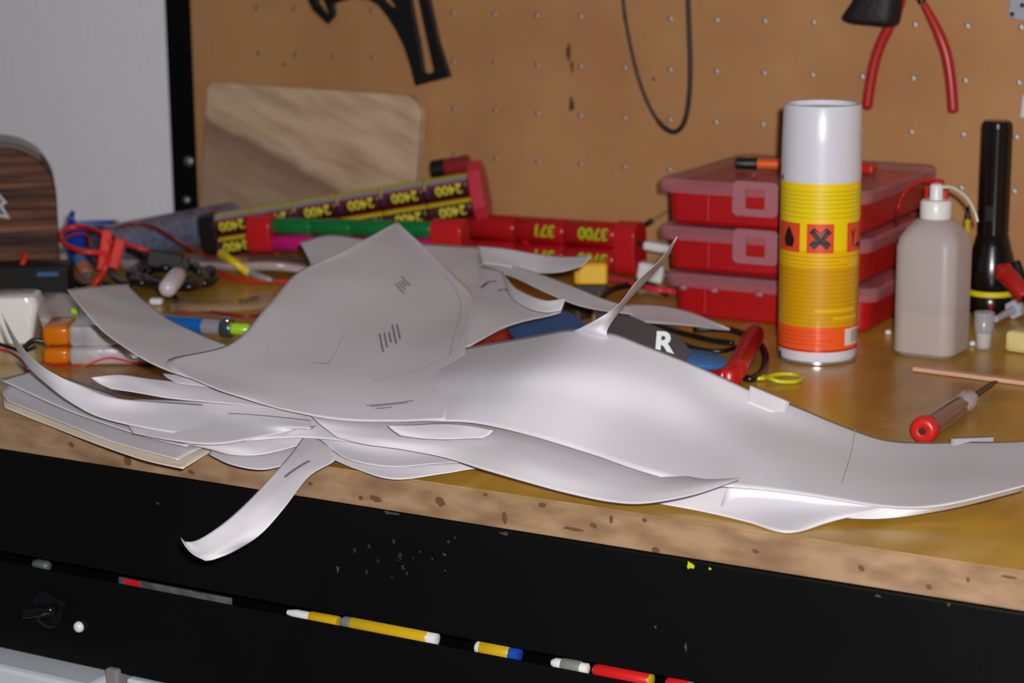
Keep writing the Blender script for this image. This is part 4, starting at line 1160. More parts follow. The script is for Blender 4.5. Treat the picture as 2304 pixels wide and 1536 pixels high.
# ------------------------------------------------------------------ left clutter
# brown striped case
def case():
    base = P(134, 640, 0.0)
    rz = 0.74
    t = thing('striped_case', 'brown streaked case with rounded grey top at the left edge', 'case', (base.x, base.y, TZ + .0005), (0, 0, rz))
    m = bpy.data.materials.new('streaked_brown'); m.use_nodes = True
    nt = m.node_tree; b = nt.nodes['Principled BSDF']; L = nt.links.new
    tc = nt.nodes.new('ShaderNodeTexCoord'); mp = nt.nodes.new('ShaderNodeMapping'); mp.inputs['Scale'].default_value = (0.5, 1, 17); mp.inputs['Rotation'].default_value = (0, math.radians(4), 0)
    n = nt.nodes.new('ShaderNodeTexNoise'); n.inputs['Scale'].default_value = 9; n.inputs['Detail'].default_value = 5; n.inputs['Roughness'].default_value = 0.7
    L(tc.outputs['Object'], mp.inputs[0]); L(mp.outputs[0], n.inputs['Vector'])
    c = nt.nodes.new('ShaderNodeValToRGB'); e = c.color_ramp.elements
    e[0].position = 0.38; e[0].color = lin((34, 17, 11)) + (1,); e[1].position = 0.66; e[1].color = lin((132, 88, 58)) + (1,)
    x = e.new(0.5); x.color = lin((86, 50, 32)) + (1,)
    L(n.outputs['Fac'], c.inputs[0]); L(c.outputs[0], b.inputs['Base Color']); b.inputs['Roughness'].default_value = 0.6; b.inputs['Specular IOR Level'].default_value = 0.2
    w, H = 0.20, 0.1345
    r = 0.052
    prof = [(0, 0), (0, H - r)]
    for k in range(1, 13):
        a = math.radians(90 * k / 12); prof.append((-r + r * math.cos(a), H - r * .92 + r * .92 * math.sin(a)))
    prof += [(-w, H - .001), (-w, 0)]
    vs, fs = flat_curve([prof], 0.10, 0.002)
    o = mesh('case_body', [Vector((v.x, -v.z + 0.052, v.y + .002)) for v in vs], fs, m, t)
    for p in o.data.polygons: p.use_smooth = abs(p.normal.y) < .5
    o.data.set_sharp_from_angle(angle=math.radians(30))
    # grey metal strip on the top curve
    vs, fs = [], []
    for k in range(11):
        a = math.radians(42 + 48 * k / 10)
        for y in (0.0003, 0.1005): vs.append(Vector((-r + (r + .0035) * math.cos(a), y, H - r * .92 + .0025 + (r * .92 + .0025) * math.sin(a))))
    for k in range(10): fs.append((2 * k, 2 * k + 1, 2 * k + 3, 2 * k + 2))
    b_ = len(vs); vs += [Vector((-w, 0.0003, H + .0055)), Vector((-w, 0.1005, H + .0055))]; fs.append((b_ - 2, b_ - 1, b_ + 1, b_))
    o = mesh('top_strip', vs, fs, mat('dull_alu', (120, 112, 108), 0.35, 0.3), t, True)
    sd_ = o.modifiers.new('thickness', 'SOLIDIFY'); sd_.thickness = 0.0008
    # black jagged mark with pale outline
    def poly(pts, y, mm, nm):
        mesh(nm, [Vector((x, y, z)) for x, z in pts], [tuple(range(len(pts)))], mm, t)
    def lp(px, py):
        q = W(px, py, base.y)
        return None
    sc_ = 1 / 2080.0
    def loc(px, py): return ((px - 131) * sc_, H + 0.002 - (py - 342) * sc_)
    outer = [(-12, 405), (8, 420), (20, 432), (36, 452), (26, 458), (40, 486), (18, 480), (-5, 482)]
    inner = [(-12, 412), (6, 426), (18, 438), (28, 450), (18, 455), (30, 478), (16, 473), (-5, 474)]
    poly([loc(*q) for q in outer][::-1], -0.0012, mat('pale_outline', (165, 165, 170), 0.4), 'emblem_outline')
    poly([loc(*q) for q in inner][::-1], -0.0018, blk, 'emblem')
case()
grip_blk = mat('dull_black_rubber', (24, 23, 24), 0.5)
# black block in front of the case
c = P(95, 686, 0.0)
t = thing('black_charger', 'black charger block with painted blue glint before the striped case', 'charger', (c.x, c.y + .01, TZ + .0005), (0, 0, .55))
box('housing', (-0.085, 0.0, 0.0), (0.020, 0.035, 0.036), mat('satin_dark_plastic', (9, 10, 10), 0.5, spec=0.3), t, 0.006)
box('blue_glint', (-0.010, -0.0006, 0.0255), (0.010, -0.0001, 0.0295), mat('painted_blue_glint', (48, 90, 130), 0.4), t, 0.0001)  # small blue glint on the black housing, painted as a coloured strip
box('lower_rib', (-0.080, -0.002, 0.006), (0.015, -0.0001, 0.009), grip_blk, t, 0.0005)
# blue clamp / holder
c = P(192, 592, 0.0)
t = thing('blue_tray', 'bright blue plastic holder inside the red cable loop', 'holder', (c.x, c.y + .012, TZ + .0004), (0, 0, .6))
loft('bowl', [(rrect(0.042, 0.034, 0.008), 0.0), (rrect(0.050, 0.040, 0.010), 0.004), (rrect(0.056, 0.046, 0.012), 0.040), (rrect(0.050, 0.040, 0.010), 0.040), (rrect(0.046, 0.036, 0.009), 0.006)], mat('vivid_blue', (16, 58, 150), 0.3), t)
tube('blue_post', [Vector((-0.018, 0.0, 0.0405)), Vector((-0.020, 0.0, 0.046)), Vector((-0.018, .002, 0.0535))], 0.0026, MATS['vivid_blue'], t, rfun=lambda s: 0.8 + .5 * math.sin(3.1 * s))
# foil wrapped battery cell
a, b = P(176, 578, 0.026), P(200, 626, 0.008)
t = thing('small_cell', 'small copper and blue cell with silver tip below the red clip', 'battery', b)
M = axis_mtx(a - b, Vector((0, 0, 0))); Lb = (b - a).length
lathe('blue_wrap', [(0.006, 0), (0.0068, .001), (0.0068, Lb * .42)], mat('steel_blue_wrap', (70, 110, 150), 0.3), t, 24, M)
lathe('copper_wrap', [(0.0068, Lb * .421), (0.0068, Lb * .78)], mat('copper_wrap', (176, 92, 66), 0.3), t, 24, M)
lathe('silver_tip', [(0.0060, Lb * .781), (0.0060, Lb * .9), (0.0028, Lb * .93), (0.0028, Lb)], mat('bright_tin', (215, 212, 205), 0.15, 0.9), t, 24, M)
c = P(145, 606, 0.012)
o = mesh('white_bead', *lathe_data([(0.001, -.0115), (0.003, -.008), (0.0045, -.003), (0.0045, .002), (0.002, .005)], 16, Matrix.Translation(c)), white_plastic, None, True, origin=(c.x, c.y, c.z - .0115))
tag(o, 'tiny white plastic stub left of the copper cell', 'stub')
# red clip connector pair
c = P(252, 560, 0.040)
t = thing('red_plug_pair', 'pair of red plug housings on the looped red cable', 'connector', c, (0, 0, .6))
box('housing', (-0.012, -0.005, -0.022), (-0.001, 0.005, 0.018), mat('vermilion_plastic', (214, 44, 32), 0.4), t, 0.0018, mtx=Matrix.Rotation(.18, 4, 'Y'))
box('housing', (0.000, -0.004, -0.018), (0.011, 0.006, 0.012), MATS['vermilion_plastic'], t, 0.0018, mtx=Matrix.Rotation(.30, 4, 'Y'))
vr = MATS['vermilion_plastic']
wire('red_cable', 'thick red cable loop arching over the blue holder', [(250, 545, 48), (225, 522, 52), (185, 510, 52), (150, 515, 50), (136, 532, 46), (150, 552, 42), (190, 566, 40), (240, 572, 36), (238, 600, 26), (218, 632, 12), (200, 655, 4)], 0.0027, vr, 'cable', 90)
wire('red_wire', 'thin red wire inside the blue holder loop', [(150, 535, 44), (175, 526, 44), (198, 532, 44), (204, 550, 40)], 0.0012, red_wire)
wire('red_wire', 'dark red wire arching over the blue-grey tube', [(262, 512, 52), (300, 503, 54), (340, 508, 52), (380, 528, 46), (430, 558, 32), (470, 578, 20), (510, 590, 10)], 0.0014, mat('dark_red_skin', (132, 26, 32), 0.4))
wire('red_wire', 'bright red wire running under the yellow connector to the papers', [(275, 545, 36), (320, 560, 30), (380, 572, 22), (430, 592, 12), (480, 612, 4), (540, 628, 3), (600, 632, 3), (655, 633, 3), (700, 636, 3)], 0.0021, vr)
wire('red_wire', 'thin crimson wire along the bottom of the long pack', [(480, 580, 14), (540, 576, 12), (600, 570, 10), (650, 575, 8), (676, 600, 4), (672, 640, 2)], 0.0011, mat('crimson_skin', (150, 24, 40), 0.4))
wire('red_cable', 'fat red cable lying across the left edge below the case', [(-40, 628, 12), (0, 640, 12), (50, 645, 11), (80, 652, 8), (112, 664, 4), (150, 690, 3)], 0.0032, vr, 'cable')
wire('red_cable', 'red cable standing up in front of the black charger', [(-30, 690, 4), (5, 668, 5), (34, 648, 14), (44, 620, 26), (52, 590, 38), (58, 572, 44)], 0.0026, vr, 'cable')
# black connector and cable tangle
a = P(372, 586, 0.022)
t = thing('black_socket', 'chunky black rectangular connector on top of the cable tangle', 'connector', a, (0, math.radians(12), .55))
box('socket_body', (-0.018, -0.007, -0.008), (0.018, 0.007, 0.0085), grip_blk, t, 0.002)
box('socket_rib', (0.0182, -0.005, -0.005), (0.024, 0.005, 0.005), grip_blk, t, 0.001)
random.seed(21)
pts = []
for k in range(100):
    a = k * 0.72; q = 0.55 + 0.45 * random.random()
    pts.append((388 + 108 * q * math.cos(a) + random.uniform(-8, 8), 618 + 30 * q * math.sin(a) + random.uniform(-3, 3), 3 + 13 * random.random()))
wire('black_cable', 'heap of thin black cable coiled below the blue-grey tube', pts, 0.0034, mat('satin_black_skin', (20, 22, 22), 0.22), 'cable', 560)
wire('black_cable', 'thick black cable trailing left of the coil toward the papers', [(285, 560, 26), (320, 575, 20), (345, 600, 12), (330, 625, 8), (350, 645, 6), (390, 668, 4), (400, 690, 3)], 0.0032, MATS['satin_black_skin'], 'cable')
wire('black_cable', 'black cable between the red plugs and the coil', [(245, 600, 10), (262, 628, 8), (290, 640, 8), (300, 612, 12), (320, 592, 14), (350, 600, 12)], 0.0034, MATS['satin_black_skin'], 'cable')
wire('black_cable', 'black cable lying beneath the copper cell', [(150, 600, 10), (165, 628, 8), (190, 645, 7), (230, 640, 8), (262, 650, 5)], 0.0036, MATS['satin_black_skin'], 'cable')
# large frosted LED
a, b = P(374, 652, 0.024), P(404, 614, 0.030)
t = thing('led_bulb', 'frosted white capsule bulb lying in front of the black cable', 'bulb', a)
M = axis_mtx((0, 0, 0), b - a); Lb = (b - a).length
lathe('capsule', [(0.002, -.002), (0.006, 0), (0.0083, .004), (0.0085, Lb * .75), (0.007, Lb * .95), (0.003, Lb)], mat('frosted_white', (205, 192, 200), 0.18), t, 28, M)
for s_ in (-.0025, .0025):
    tube('lead', [M @ Vector((s_, 0, Lb + .0002)), M @ Vector((s_ * 1.5, 0, Lb + .012)), M @ Vector((s_ * 3, 0, Lb + .026))], 0.0005, chrome, t)
# clear sleeve and yellow connector
cl2 = bpy.data.materials.new('cloudy_plastic_film'); cl2.use_nodes = True; clear_setup(cl2, (205, 186, 186), 0.62, 0.2)
sheet('long cloudy plastic sleeve lying below the long battery pack', [[(420, 572, 8), (520, 576, 12), (620, 580, 13), (720, 590, 8)], [(425, 588, 16), (520, 590, 20), (620, 592, 20), (720, 600, 14)], [(430, 603, 10), (520, 608, 12), (620, 612, 12), (720, 618, 8)]], 'plastic_sleeve', cl2, group=None, cat='sleeve', nu=30, nv=10, wob=.004)
sheet('small cloudy plastic scrap left of the black cable tangle', [[(262, 582, 14), (300, 584, 16), (350, 596, 14)], [(270, 600, 6), (300, 606, 8), (360, 606, 8)]], 'plastic_scrap', cl2, group=None, cat='plastic', nu=12, nv=8, wob=.003)
a, b = P(498, 570, 0.026), P(562, 614, 0.010)
t = thing('yellow_connector', 'yellow crimp connector with silver tip on the plastic sleeve', 'connector', b)
tube('yellow_boot', [a - b, P(524, 588, .022) - b, Vector((0, 0, 0))], 0.0052, mat('vivid_yellow', (222, 190, 10), 0.35), t, n=20, seg=14, rfun=lambda s: 1.0 - 0.25 * math.sin(math.pi * s))
tube('silver_tip', [P(560, 613, .0105) - b, P(585, 622, .009) - b, P(612, 630, .006) - b], 0.0040, mat('silver_sleeve', (165, 168, 172), 0.3, 0.3), t, n=12, seg=12, rfun=lambda s: 1.05 - .5 * s)
wire('thin_wire', 'hair-thin grey wire leading from the silver tip to the papers', [(610, 622, 7), (640, 645, 3), (662, 668, 2)], 0.0006, grey_pl)
# small black heat-shrink piece
a, b = P(540, 677, 0.0022), P(580, 668, 0.0022)
tube('shrink_tube', [a, (a + b) / 2, b], 0.0019, grip_blk, n=8, label='tiny black bar lying alone on the bench between the papers', cat='bar')
# clear blister with glints
a = P(400, 690, 0); 
sheet('thin clear curved film on the bench between the left papers', [[(385, 668, 3), (470, 672, 5), (560, 664, 6), (650, 655, 3)], [(380, 684, 6), (465, 684, 9), (560, 680, 9), (640, 672, 6)], [(385, 700, 3), (470, 702, 4), (560, 698, 4), (630, 690, 2)]],
      'clear_film', clear_setup((lambda m: (setattr(m, 'use_nodes', True), m)[1])(bpy.data.materials.new('thin_clear_film')), (225, 205, 170), 0.16, 0.08), group=None, cat='film', nu=30, nv=12, wob=.002)
# blue and silver pen
a, b = P(380, 728, 0.011), P(565, 742, 0.0085)
t = thing('torch_pen', 'blue and silver pen torch with lime tip between the papers', 'pen', a)
M = axis_mtx((0, 0, 0), b - a); Lp = (b - a).length
lathe('blue_barrel', [(0.006, -0.02), (0.0075, -.018), (0.0075, Lp * .42)], mat('azure_plastic', (18, 92, 168), 0.25), t, 24, M)
lathe('silver_band', [(0.0068, Lp * .421), (0.0068, Lp * .64)], mat('satin_silver', (178, 176, 186), 0.3, 0.5), t, 24, M)
lathe('knurled_ring', [(0.0078, Lp * .641), (0.0085, Lp * .66), (0.0085, Lp * .76), (0.0078, Lp * .775)], mat('blue_grey_metal', (84, 100, 112), 0.2, 0.7), t, 20, M)
lathe('lime_tip', [(0.0052, Lp * .776), (0.0052, Lp * .97), (0.003, Lp)], mat('lime_plastic', (160, 205, 40), 0.25), t, 20, M)
a = P(510, 722, 0.017)
o = mesh('steel_ball', *lathe_data([(0.0012, -.0042), (0.0036, -.003), (0.0045, 0), (0.0036, .003), (0.0012, .0042)], 20, Matrix.Translation(a)), mat('mirror_steel', (200, 205, 230), 0.08, 1.0), None, True, origin=a)
tag(o, 'shiny steel ball glinting on top of the pen torch', 'ball')
wire('dark_red_wire', 'dark red wire lying behind the blue pen torch', [(395, 703, 3), (450, 700, 3), (500, 705, 4), (560, 712, 3), (620, 700, 3)], 0.0018, MATS['dark_red_skin'])
# LiPo battery: orange taped end, two silver cells
a = P(78, 800, 0.0)
vx = (P(345, 822, 0) - P(96, 826, 0)); Ll = vx.length; vx.normalize(); ang = math.atan2(vx.y, vx.x)
c = P(96, 826, 0)
t = thing('foil_battery', 'silver foil battery with orange taped end between the left papers', 'battery', (c.x, c.y, TZ + .0008), (0, 0, ang))
foil = mat('silver_foil', (222, 218, 222), 0.30, 0.6, var=0.2, scale=40, bump=0.6)
amber = mat('amber_tape', (196, 104, 6), 0.2)
for k, (z0, z1, y0) in enumerate(((0.0, 0.0150, 0.0), (0.0151, 0.0330, 0.003))):
    box('foil_cell', (0.022, y0, z0), (Ll + 0.01 - k * .006, y0 + 0.045, z1), foil, t, 0.0030, 3, True)
    box('orange_tape', (0.0, y0 + .001, z0 + .0006), (0.0222, y0 + 0.044, z1 - .0004), amber, t, 0.0042, 3, True)
box('tab', (Ll - 0.012, -0.004, 0.001), (Ll + 0.004, 0.001, 0.0185), mat('white_label_tape', (215, 212, 216), 0.4), t, 0.0015, mtx=Matrix.Rotation(0, 4, 'Z'))
tube('red_lead', [Vector((0.0, -.003, .004)), Vector((0.03, -.010, .0015)), Vector((0.055, -.004, .007)), Vector((.08, -.006, .0025)), Vector((.105, -.005, .006)), Vector((0.122, -.003, .012))], 0.0009, red_wire, t)
tube('black_lead', [Vector((-.0002, .02, .016)), Vector((-.010, .018, .018)), Vector((-.018, .012, .012))], 0.0022, blk_wire, t)
wire('black_wire', 'black wire entering from the left edge toward the foil battery', [(-60, 750, 12), (-5, 772, 10), (25, 782, 8), (52, 790, 6), (80, 780, 10)], 0.0016, blk_wire)
wire('red_wire', 'red wire beneath the black one at the left edge', [(-60, 775, 8), (0, 786, 6), (30, 796, 5), (52, 815, 3), (60, 832, 2), (75, 838, 1.5)], 0.0012, red_wire)
# white bent plastic housing
c = P(40, 765, 0.0)
t = thing('plastic_housing', 'white bent plastic housing left of the foil battery', 'housing', (c.x, c.y, TZ + .0006), (0, 0, 0.55))
wp = mat('glossy_white_plastic', (222, 222, 216), 0.15)
loft('shell', [(rrect(0.030, 0.034, 0.004), 0.0), (rrect(0.036, 0.038, 0.006), 0.012), (rrect(0.044, 0.042, 0.009), 0.034), (rrect(0.040, 0.040, 0.009), 0.040), (rrect(0.034, 0.034, 0.008), 0.0415)], wp, t)
box('flap', (-0.060, -0.017, 0.0365), (-0.0215, 0.020, 0.0395), wp, t, 0.001)
sheet('cloudy plastic bag behind the foil battery, under the curled paper', [[(60, 668, 26), (110, 660, 30), (170, 665, 26), (260, 700, 14)], [(80, 700, 26), (120, 690, 34), (180, 705, 30), (260, 730, 14)], [(100, 740, 22), (130, 735, 30), (190, 742, 26), (260, 755, 18)]], 'plastic_bag', cl2, group=None, cat='bag', nu=20, nv=16, wob=.006)
wire('green_label', 'tiny lime green tag inside the cloudy plastic bag', [(162, 700, 36), (176, 700, 36)], 0.003, MATS['lime_plastic'], 'tag')
# grey paper at far left
sheet('grey-looking sheet at the far left beside the red cables', [[(-60, 585, 18), (0, 582, 22), (46, 592, 30)], [(-60, 640, 4), (0, 626, 10), (40, 600, 24)]], nu=12, nv=12)
o = box('white_eraser', (0, 0, 0), (0.012, 0.009, 0.006), white_plastic, None, 0.002, mtx=Matrix.Translation(P(335, 686, 0.0006)) @ Matrix.Rotation(.3, 4, 'Z'))
tag(o, 'small white eraser beside the curled paper and black cable', 'eraser')

# ------------------------------------------------------------------ the papers (px, py, height in mm)
# back sheet with corner at upper left
sheet('printed sheet corner rising behind the tall central sheet', [
  [(675, 545, 74), (740, 527, 78), (830, 537, 77), (950, 547, 74), (1082, 553, 68)],
  [(700, 600, 66), (780, 600, 68), (870, 610, 65), (980, 625, 61), (1085, 640, 57)],
  [(690, 660, 60), (790, 665, 57), (900, 680, 53), (1000, 700, 51), (1100, 720, 49)]], key='D')
# tall central sheet
sheet('large central printed sheet whose corner points up at the packs', [
  [(889, 500, 88), (891, 498, 88), (893, 497, 88), (896, 499, 88), (899, 502, 88)],
  [(770, 566, 80), (830, 552, 80), (880, 548, 79), (925, 545, 78), (956, 556, 77)],
  [(668, 612, 73), (760, 616, 71), (860, 620, 67), (945, 622, 65), (1012, 608, 68)],
  [(600, 690, 63), (720, 698, 58), (840, 705, 54), (960, 708, 53), (1068, 672, 59)],
  [(515, 775, 53), (650, 788, 48), (790, 800, 45), (920, 800, 45), (1050, 768, 52.5)],
  [(375, 812, 53), (560, 838, 45), (750, 855, 40.5), (900, 850, 41), (1042, 835, 48)],
  [(470, 868, 46), (620, 888, 39), (770, 905, 35), (890, 905, 35.5), (1022, 892, 41)],
  [(570, 903, 38), (650, 925, 34), (760, 945, 30), (880, 948, 30), (1000, 945, 33)]], key='A', nu=44, nv=50)
# strip running up to the left
sheet('curled strip of paper rising at the far left end of the pile', [
  [(150, 650, 74), (195, 646, 67), (240, 641, 58), (285, 640, 50)],
  [(188, 700, 70), (235, 690, 62), (280, 682, 56), (322, 674, 50)],
  [(240, 752, 62), (290, 740, 58), (340, 728, 53), (385, 722, 50)],
  [(310, 802, 55), (360, 790, 53), (410, 772, 51), (450, 752, 50)],
  [(385, 838, 50), (440, 822, 49), (490, 800, 48.5), (525, 778, 50)],
  [(500, 872, 44), (545, 855, 43), (580, 830, 43.5), (600, 800, 45.5)],
  [(640, 905, 34), (670, 880, 36), (690, 850, 38.5), (700, 815, 41)]], nu=24, nv=40)
# bright banner to the right
sheet('long taped banner of bright white sheets sweeping to the right', [
  [(955, 800, 43.5), (1040, 782, 50.5), (1120, 768, 61), (1210, 752, 73), (1290, 741, 83), (1375, 748, 85), (1450, 775, 79), (1530, 806, 71), (1610, 840, 62), (1700, 880, 50), (1790, 912, 39), (1880, 950, 28), (1980, 985, 19), (2070, 994, 15), (2160, 993, 16), (2304, 992, 26), (2450, 970, 44)],
  [(945, 850, 41), (1025, 840, 48.5), (1100, 830, 57), (1190, 822, 67), (1280, 818, 72), (1370, 830, 70), (1450, 850, 64), (1530, 880, 56), (1620, 915, 45), (1710, 945, 36), (1800, 975, 28), (1890, 1005, 21), (1985, 1030, 16), (2075, 1040, 14), (2165, 1040, 16), (2304, 1028, 26), (2450, 1000, 44)],
  [(935, 900, 34.5), (1005, 895, 40), (1080, 890, 46), (1170, 890, 52), (1260, 895, 54), (1350, 920, 49), (1440, 945, 43), (1530, 970, 37), (1620, 1000, 31), (1710, 1025, 27), (1800, 1045, 22), (1890, 1065, 18), (1985, 1085, 15), (2075, 1090, 15), (2165, 1085, 18), (2304, 1062, 27), (2450, 1025, 44)],
  [(925, 948, 28), (990, 948, 32), (1060, 952, 33), (1140, 968, 33), (1230, 990, 32), (1330, 1022, 28), (1430, 1058, 25), (1530, 1085, 21), (1620, 1095, 20), (1710, 1102, 18), (1800, 1112, 17), (1890, 1125, 15), (1985, 1138, 14), (2075, 1142, 16), (2165, 1130, 20), (2304, 1095, 28), (2450, 1050, 44)]], key='B', nu=90, nv=26)
sheet('paper tab stepping out of the banner edge near the red clamp', [[(1688, 866, 54), (1732, 884, 48.5), (1777, 903, 43)], [(1680, 905, 45), (1722, 922, 40), (1768, 940, 34)]], nu=8, nv=8, wob=0)
sheet('paper tab stepping out of the banner edge near the screwdriver', [[(2140, 984, 18), (2188, 982, 19), (2236, 980, 21)], [(2138, 1025, 12), (2184, 1025, 13), (2232, 1022, 16)]], nu=8, nv=8, wob=0)
sheet('white sheet in the core of the pile under the central sheet', [
  [(290, 895, 27), (480, 905, 30), (650, 912, 30), (850, 930, 28), (1060, 950, 28)],
  [(320, 935, 20), (480, 945, 23), (660, 950, 24), (850, 960, 23), (1050, 980, 24)],
  [(360, 975, 14), (500, 990, 16), (680, 985, 18), (850, 1000, 18), (1040, 1010, 20)]], nu=30, nv=14)
# fin standing up behind the ridge
sheet('narrow paper fin curling up from the ridge toward the red boxes', [
  [(1523, 531, 136), (1523, 532, 136), (1524, 533, 136)],
  [(1483, 586, 125), (1493, 583, 122), (1501, 580, 119)],
  [(1431, 634, 113), (1450, 627, 110), (1466, 621, 107)],
  [(1386, 690, 101), (1398, 688, 98), (1408, 684, 95)],
  [(1318, 731, 90), (1345, 738, 90), (1366, 744, 88)],
  [(1262, 756, 74), (1320, 768, 74), (1378, 772, 76)]], nu=14, nv=30, wob=0)
# right back sheets
sheet('grey sheet with a curled tip pointing at the red packs', [
  [(1075, 553, 72), (1140, 560, 72), (1210, 572, 72), (1275, 577, 74), (1333, 574, 78)],
  [(1080, 572, 68), (1140, 582, 66), (1210, 594, 66), (1270, 598, 70), (1325, 584, 76)],
  [(1085, 592, 64), (1140, 600, 62), (1205, 614, 60), (1260, 612, 66), (1310, 598, 73)]], nu=24, nv=12)
sheet('long grey sheet passing in front of the yellow box', [
  [(1060, 585, 58), (1140, 596, 62), (1220, 618, 62), (1300, 648, 60), (1360, 672, 58), (1425, 692, 56)],
  [(1085, 600, 57), (1150, 610, 60), (1225, 640, 60), (1300, 668, 58), (1360, 688, 56), (1425, 700, 55)],
  [(1110, 612, 56), (1160, 626, 59), (1225, 656, 58), (1295, 685, 56), (1360, 700, 55), (1425, 708, 54)]], nu=30, nv=12)
sheet('pale sheet tip lying at the foot of the lowest red box', [
  [(1380, 686, 30), (1430, 682, 28), (1490, 686, 24), (1560, 702, 18), (1642, 738, 10)],
  [(1380, 702, 27), (1430, 704, 25), (1490, 706, 21), (1560, 720, 15), (1642, 740, 9)],
  [(1380, 718, 25), (1430, 722, 23), (1490, 727, 19), (1560, 733, 13), (1642, 742, 9)]], nu=24, nv=10)
sheet('small white curl between the blue marks and the brass fitting', [
  [(1130, 608, 66), (1150, 640, 66), (1190, 664, 66), (1232, 676, 67), (1273, 668, 70)],
  [(1131, 616, 65), (1150, 656, 63), (1188, 678, 63), (1230, 690, 63), (1268, 684, 66)],
  [(1133, 624, 63), (1150, 668, 60), (1186, 692, 60), (1226, 702, 60), (1262, 698, 62)]], nu=20, nv=10)
sheet('white sheet with blue pen marks right of the central sheet', [
  [(990, 592, 62), (1060, 596, 61), (1120, 608, 61), (1160, 650, 59)],
  [(1000, 650, 58), (1070, 650, 57), (1130, 660, 56), (1215, 690, 56)],
  [(1005, 710, 53), (1070, 706, 53.5), (1140, 706, 53), (1262, 702, 54)],
  [(1000, 800, 45), (1045, 784, 47), (1085, 762, 49), (1150, 728, 50.5)]], key='E', nu=22, nv=24)

# left bottom group
sheet('cream sheet at the very bottom of the left pile', [
  [(15, 880, 14), (130, 910, 8), (260, 950, 5), (380, 985, 3), (480, 1012, 2)],
  [(8, 900, 13), (110, 935, 7), (230, 985, 4), (330, 1020, 2.5), (450, 1030, 2)],
  [(10, 916, 12), (100, 952, 6), (215, 1000, 3), (310, 1032, 2), (412, 1053, 2)]], m=cream_mat, nu=30, nv=14)
sheet('white sheet on the cream one, its left end lifted', [
  [(20, 862, 20), (140, 880, 13), (270, 920, 9), (400, 960, 7), (500, 985, 6)],
  [(5, 880, 19), (110, 915, 12), (230, 955, 8), (340, 995, 6), (440, 1015, 5)],
  [(15, 900, 18), (100, 935, 11), (210, 980, 7), (310, 1012, 5), (400, 1036, 4)]], nu=30, nv=14)
sheet('white sheet with blunt left end at the left edge of the bench', [
  [(78, 834, 24), (150, 850, 21), (260, 890, 16), (380, 930, 13), (500, 955, 12)],
  [(36, 845, 25), (110, 872, 20), (220, 915, 15), (330, 955, 12), (450, 985, 10)],
  [(0, 856, 26), (80, 893, 20), (190, 938, 14), (300, 975, 11), (420, 1005, 9)]], nu=30, nv=14)
sheet('slender curled sheet rising to a point at the left edge', [
  [(4, 702, 72), (40, 765, 62), (80, 812, 54), (130, 845, 46), (185, 869, 40), (260, 897, 34), (400, 906, 30), (620, 918, 27)],
  [(4, 703, 72), (32, 762, 61), (68, 815, 51), (115, 855, 42), (172, 888, 35), (250, 920, 28), (400, 935, 25), (620, 940, 24)],
  [(4, 704, 72), (24, 757, 60), (58, 818, 48), (105, 864, 38), (161, 907, 30), (240, 945, 23), (400, 975, 19), (600, 985, 18)]], nu=50, nv=14)
sheet('sheet with rounded left end lying below the curled strip', [
  [(205, 850, 41), (262, 842, 42), (330, 850, 41), (440, 862, 38), (560, 880, 35), (680, 905, 31)],
  [(220, 862, 37), (290, 862, 38), (360, 872, 37.5), (450, 884, 35), (560, 898, 32.5), (680, 920, 30)],
  [(250, 876, 34), (310, 884, 34), (380, 895, 33), (460, 903, 32), (560, 912, 30.5), (680, 930, 29)]], nu=36, nv=12)
sheet('bright-edged sheet just under the front of the curled strip', [
  [(365, 838, 43), (430, 846, 43), (520, 864, 41), (620, 884, 38), (700, 905, 33)],
  [(375, 848, 42), (440, 858, 41), (530, 876, 39), (620, 894, 36), (700, 915, 32)],
  [(400, 862, 40), (460, 870, 39), (540, 884, 37), (620, 902, 34), (700, 925, 31)]], nu=30, nv=10)
sheet('wavy white sheet in the middle of the left pile', [
  [(250, 915, 22), (350, 925, 24), (450, 925, 26), (550, 930, 27), (700, 945, 28)],
  [(280, 945, 19), (370, 955, 21), (460, 955, 22), (560, 955, 23), (700, 965, 25)],
  [(300, 975, 15), (380, 990, 17), (480, 1000, 17), (580, 985, 19), (715, 955, 23)]], nu=36, nv=16)
sheet('wavy sheet below the middle one, edge bending down toward the bench front', [
  [(330, 950, 13), (430, 958, 15), (520, 965, 17), (610, 962, 18), (715, 958, 20)],
  [(370, 985, 10), (450, 995, 12), (530, 1000, 14), (610, 990, 15), (720, 975, 17)],
  [(470, 1010, 7), (510, 1022, 8), (570, 1025, 9), (640, 1012, 11), (728, 985, 14)]], nu=30, nv=14)
sheet('lowest white sheet at the bench front left of the hanging strip', [
  [(480, 990, 7), (540, 1000, 8), (600, 1000, 8), (680, 990, 9), (745, 1000, 10)],
  [(474, 1008, 5), (530, 1024, 6), (595, 1030, 6), (670, 1015, 7), (750, 1015, 8)],
  [(470, 1022, 3), (520, 1045, 3), (590, 1056, 3), (660, 1042, 4), (755, 1030, 6)]], nu=28, nv=14)
# hanging strip
sheet('narrow paper strip hanging over the front edge of the bench', [
  [(690, 972, 18), (715, 985, 18), (735, 1000, 17), (752, 1018, 16)],
  [(655, 1020, 15), (690, 1022, 15), (722, 1028, 14), (752, 1037, 13)],
  [(610, 1072, 10), (640, 1070, 10), (668, 1070, 10), (695, 1072, 9)],
  [(560, 1125, 2), (590, 1130, 2), (615, 1136, 1), (640, 1142, 0)],
  [(505, 1175, -10), (535, 1185, -11), (562, 1194, -12), (588, 1200, -13)],
  [(450, 1212, -22), (478, 1225, -24), (505, 1234, -25), (535, 1236, -26)],
  [(420, 1218, -27), (438, 1238, -30), (458, 1250, -31), (485, 1257, -32)],
  [(406, 1208, -24), (418, 1230, -28), (436, 1248, -31), (462, 1261, -33)]], nu=16, nv=44, wob=0, key='T')
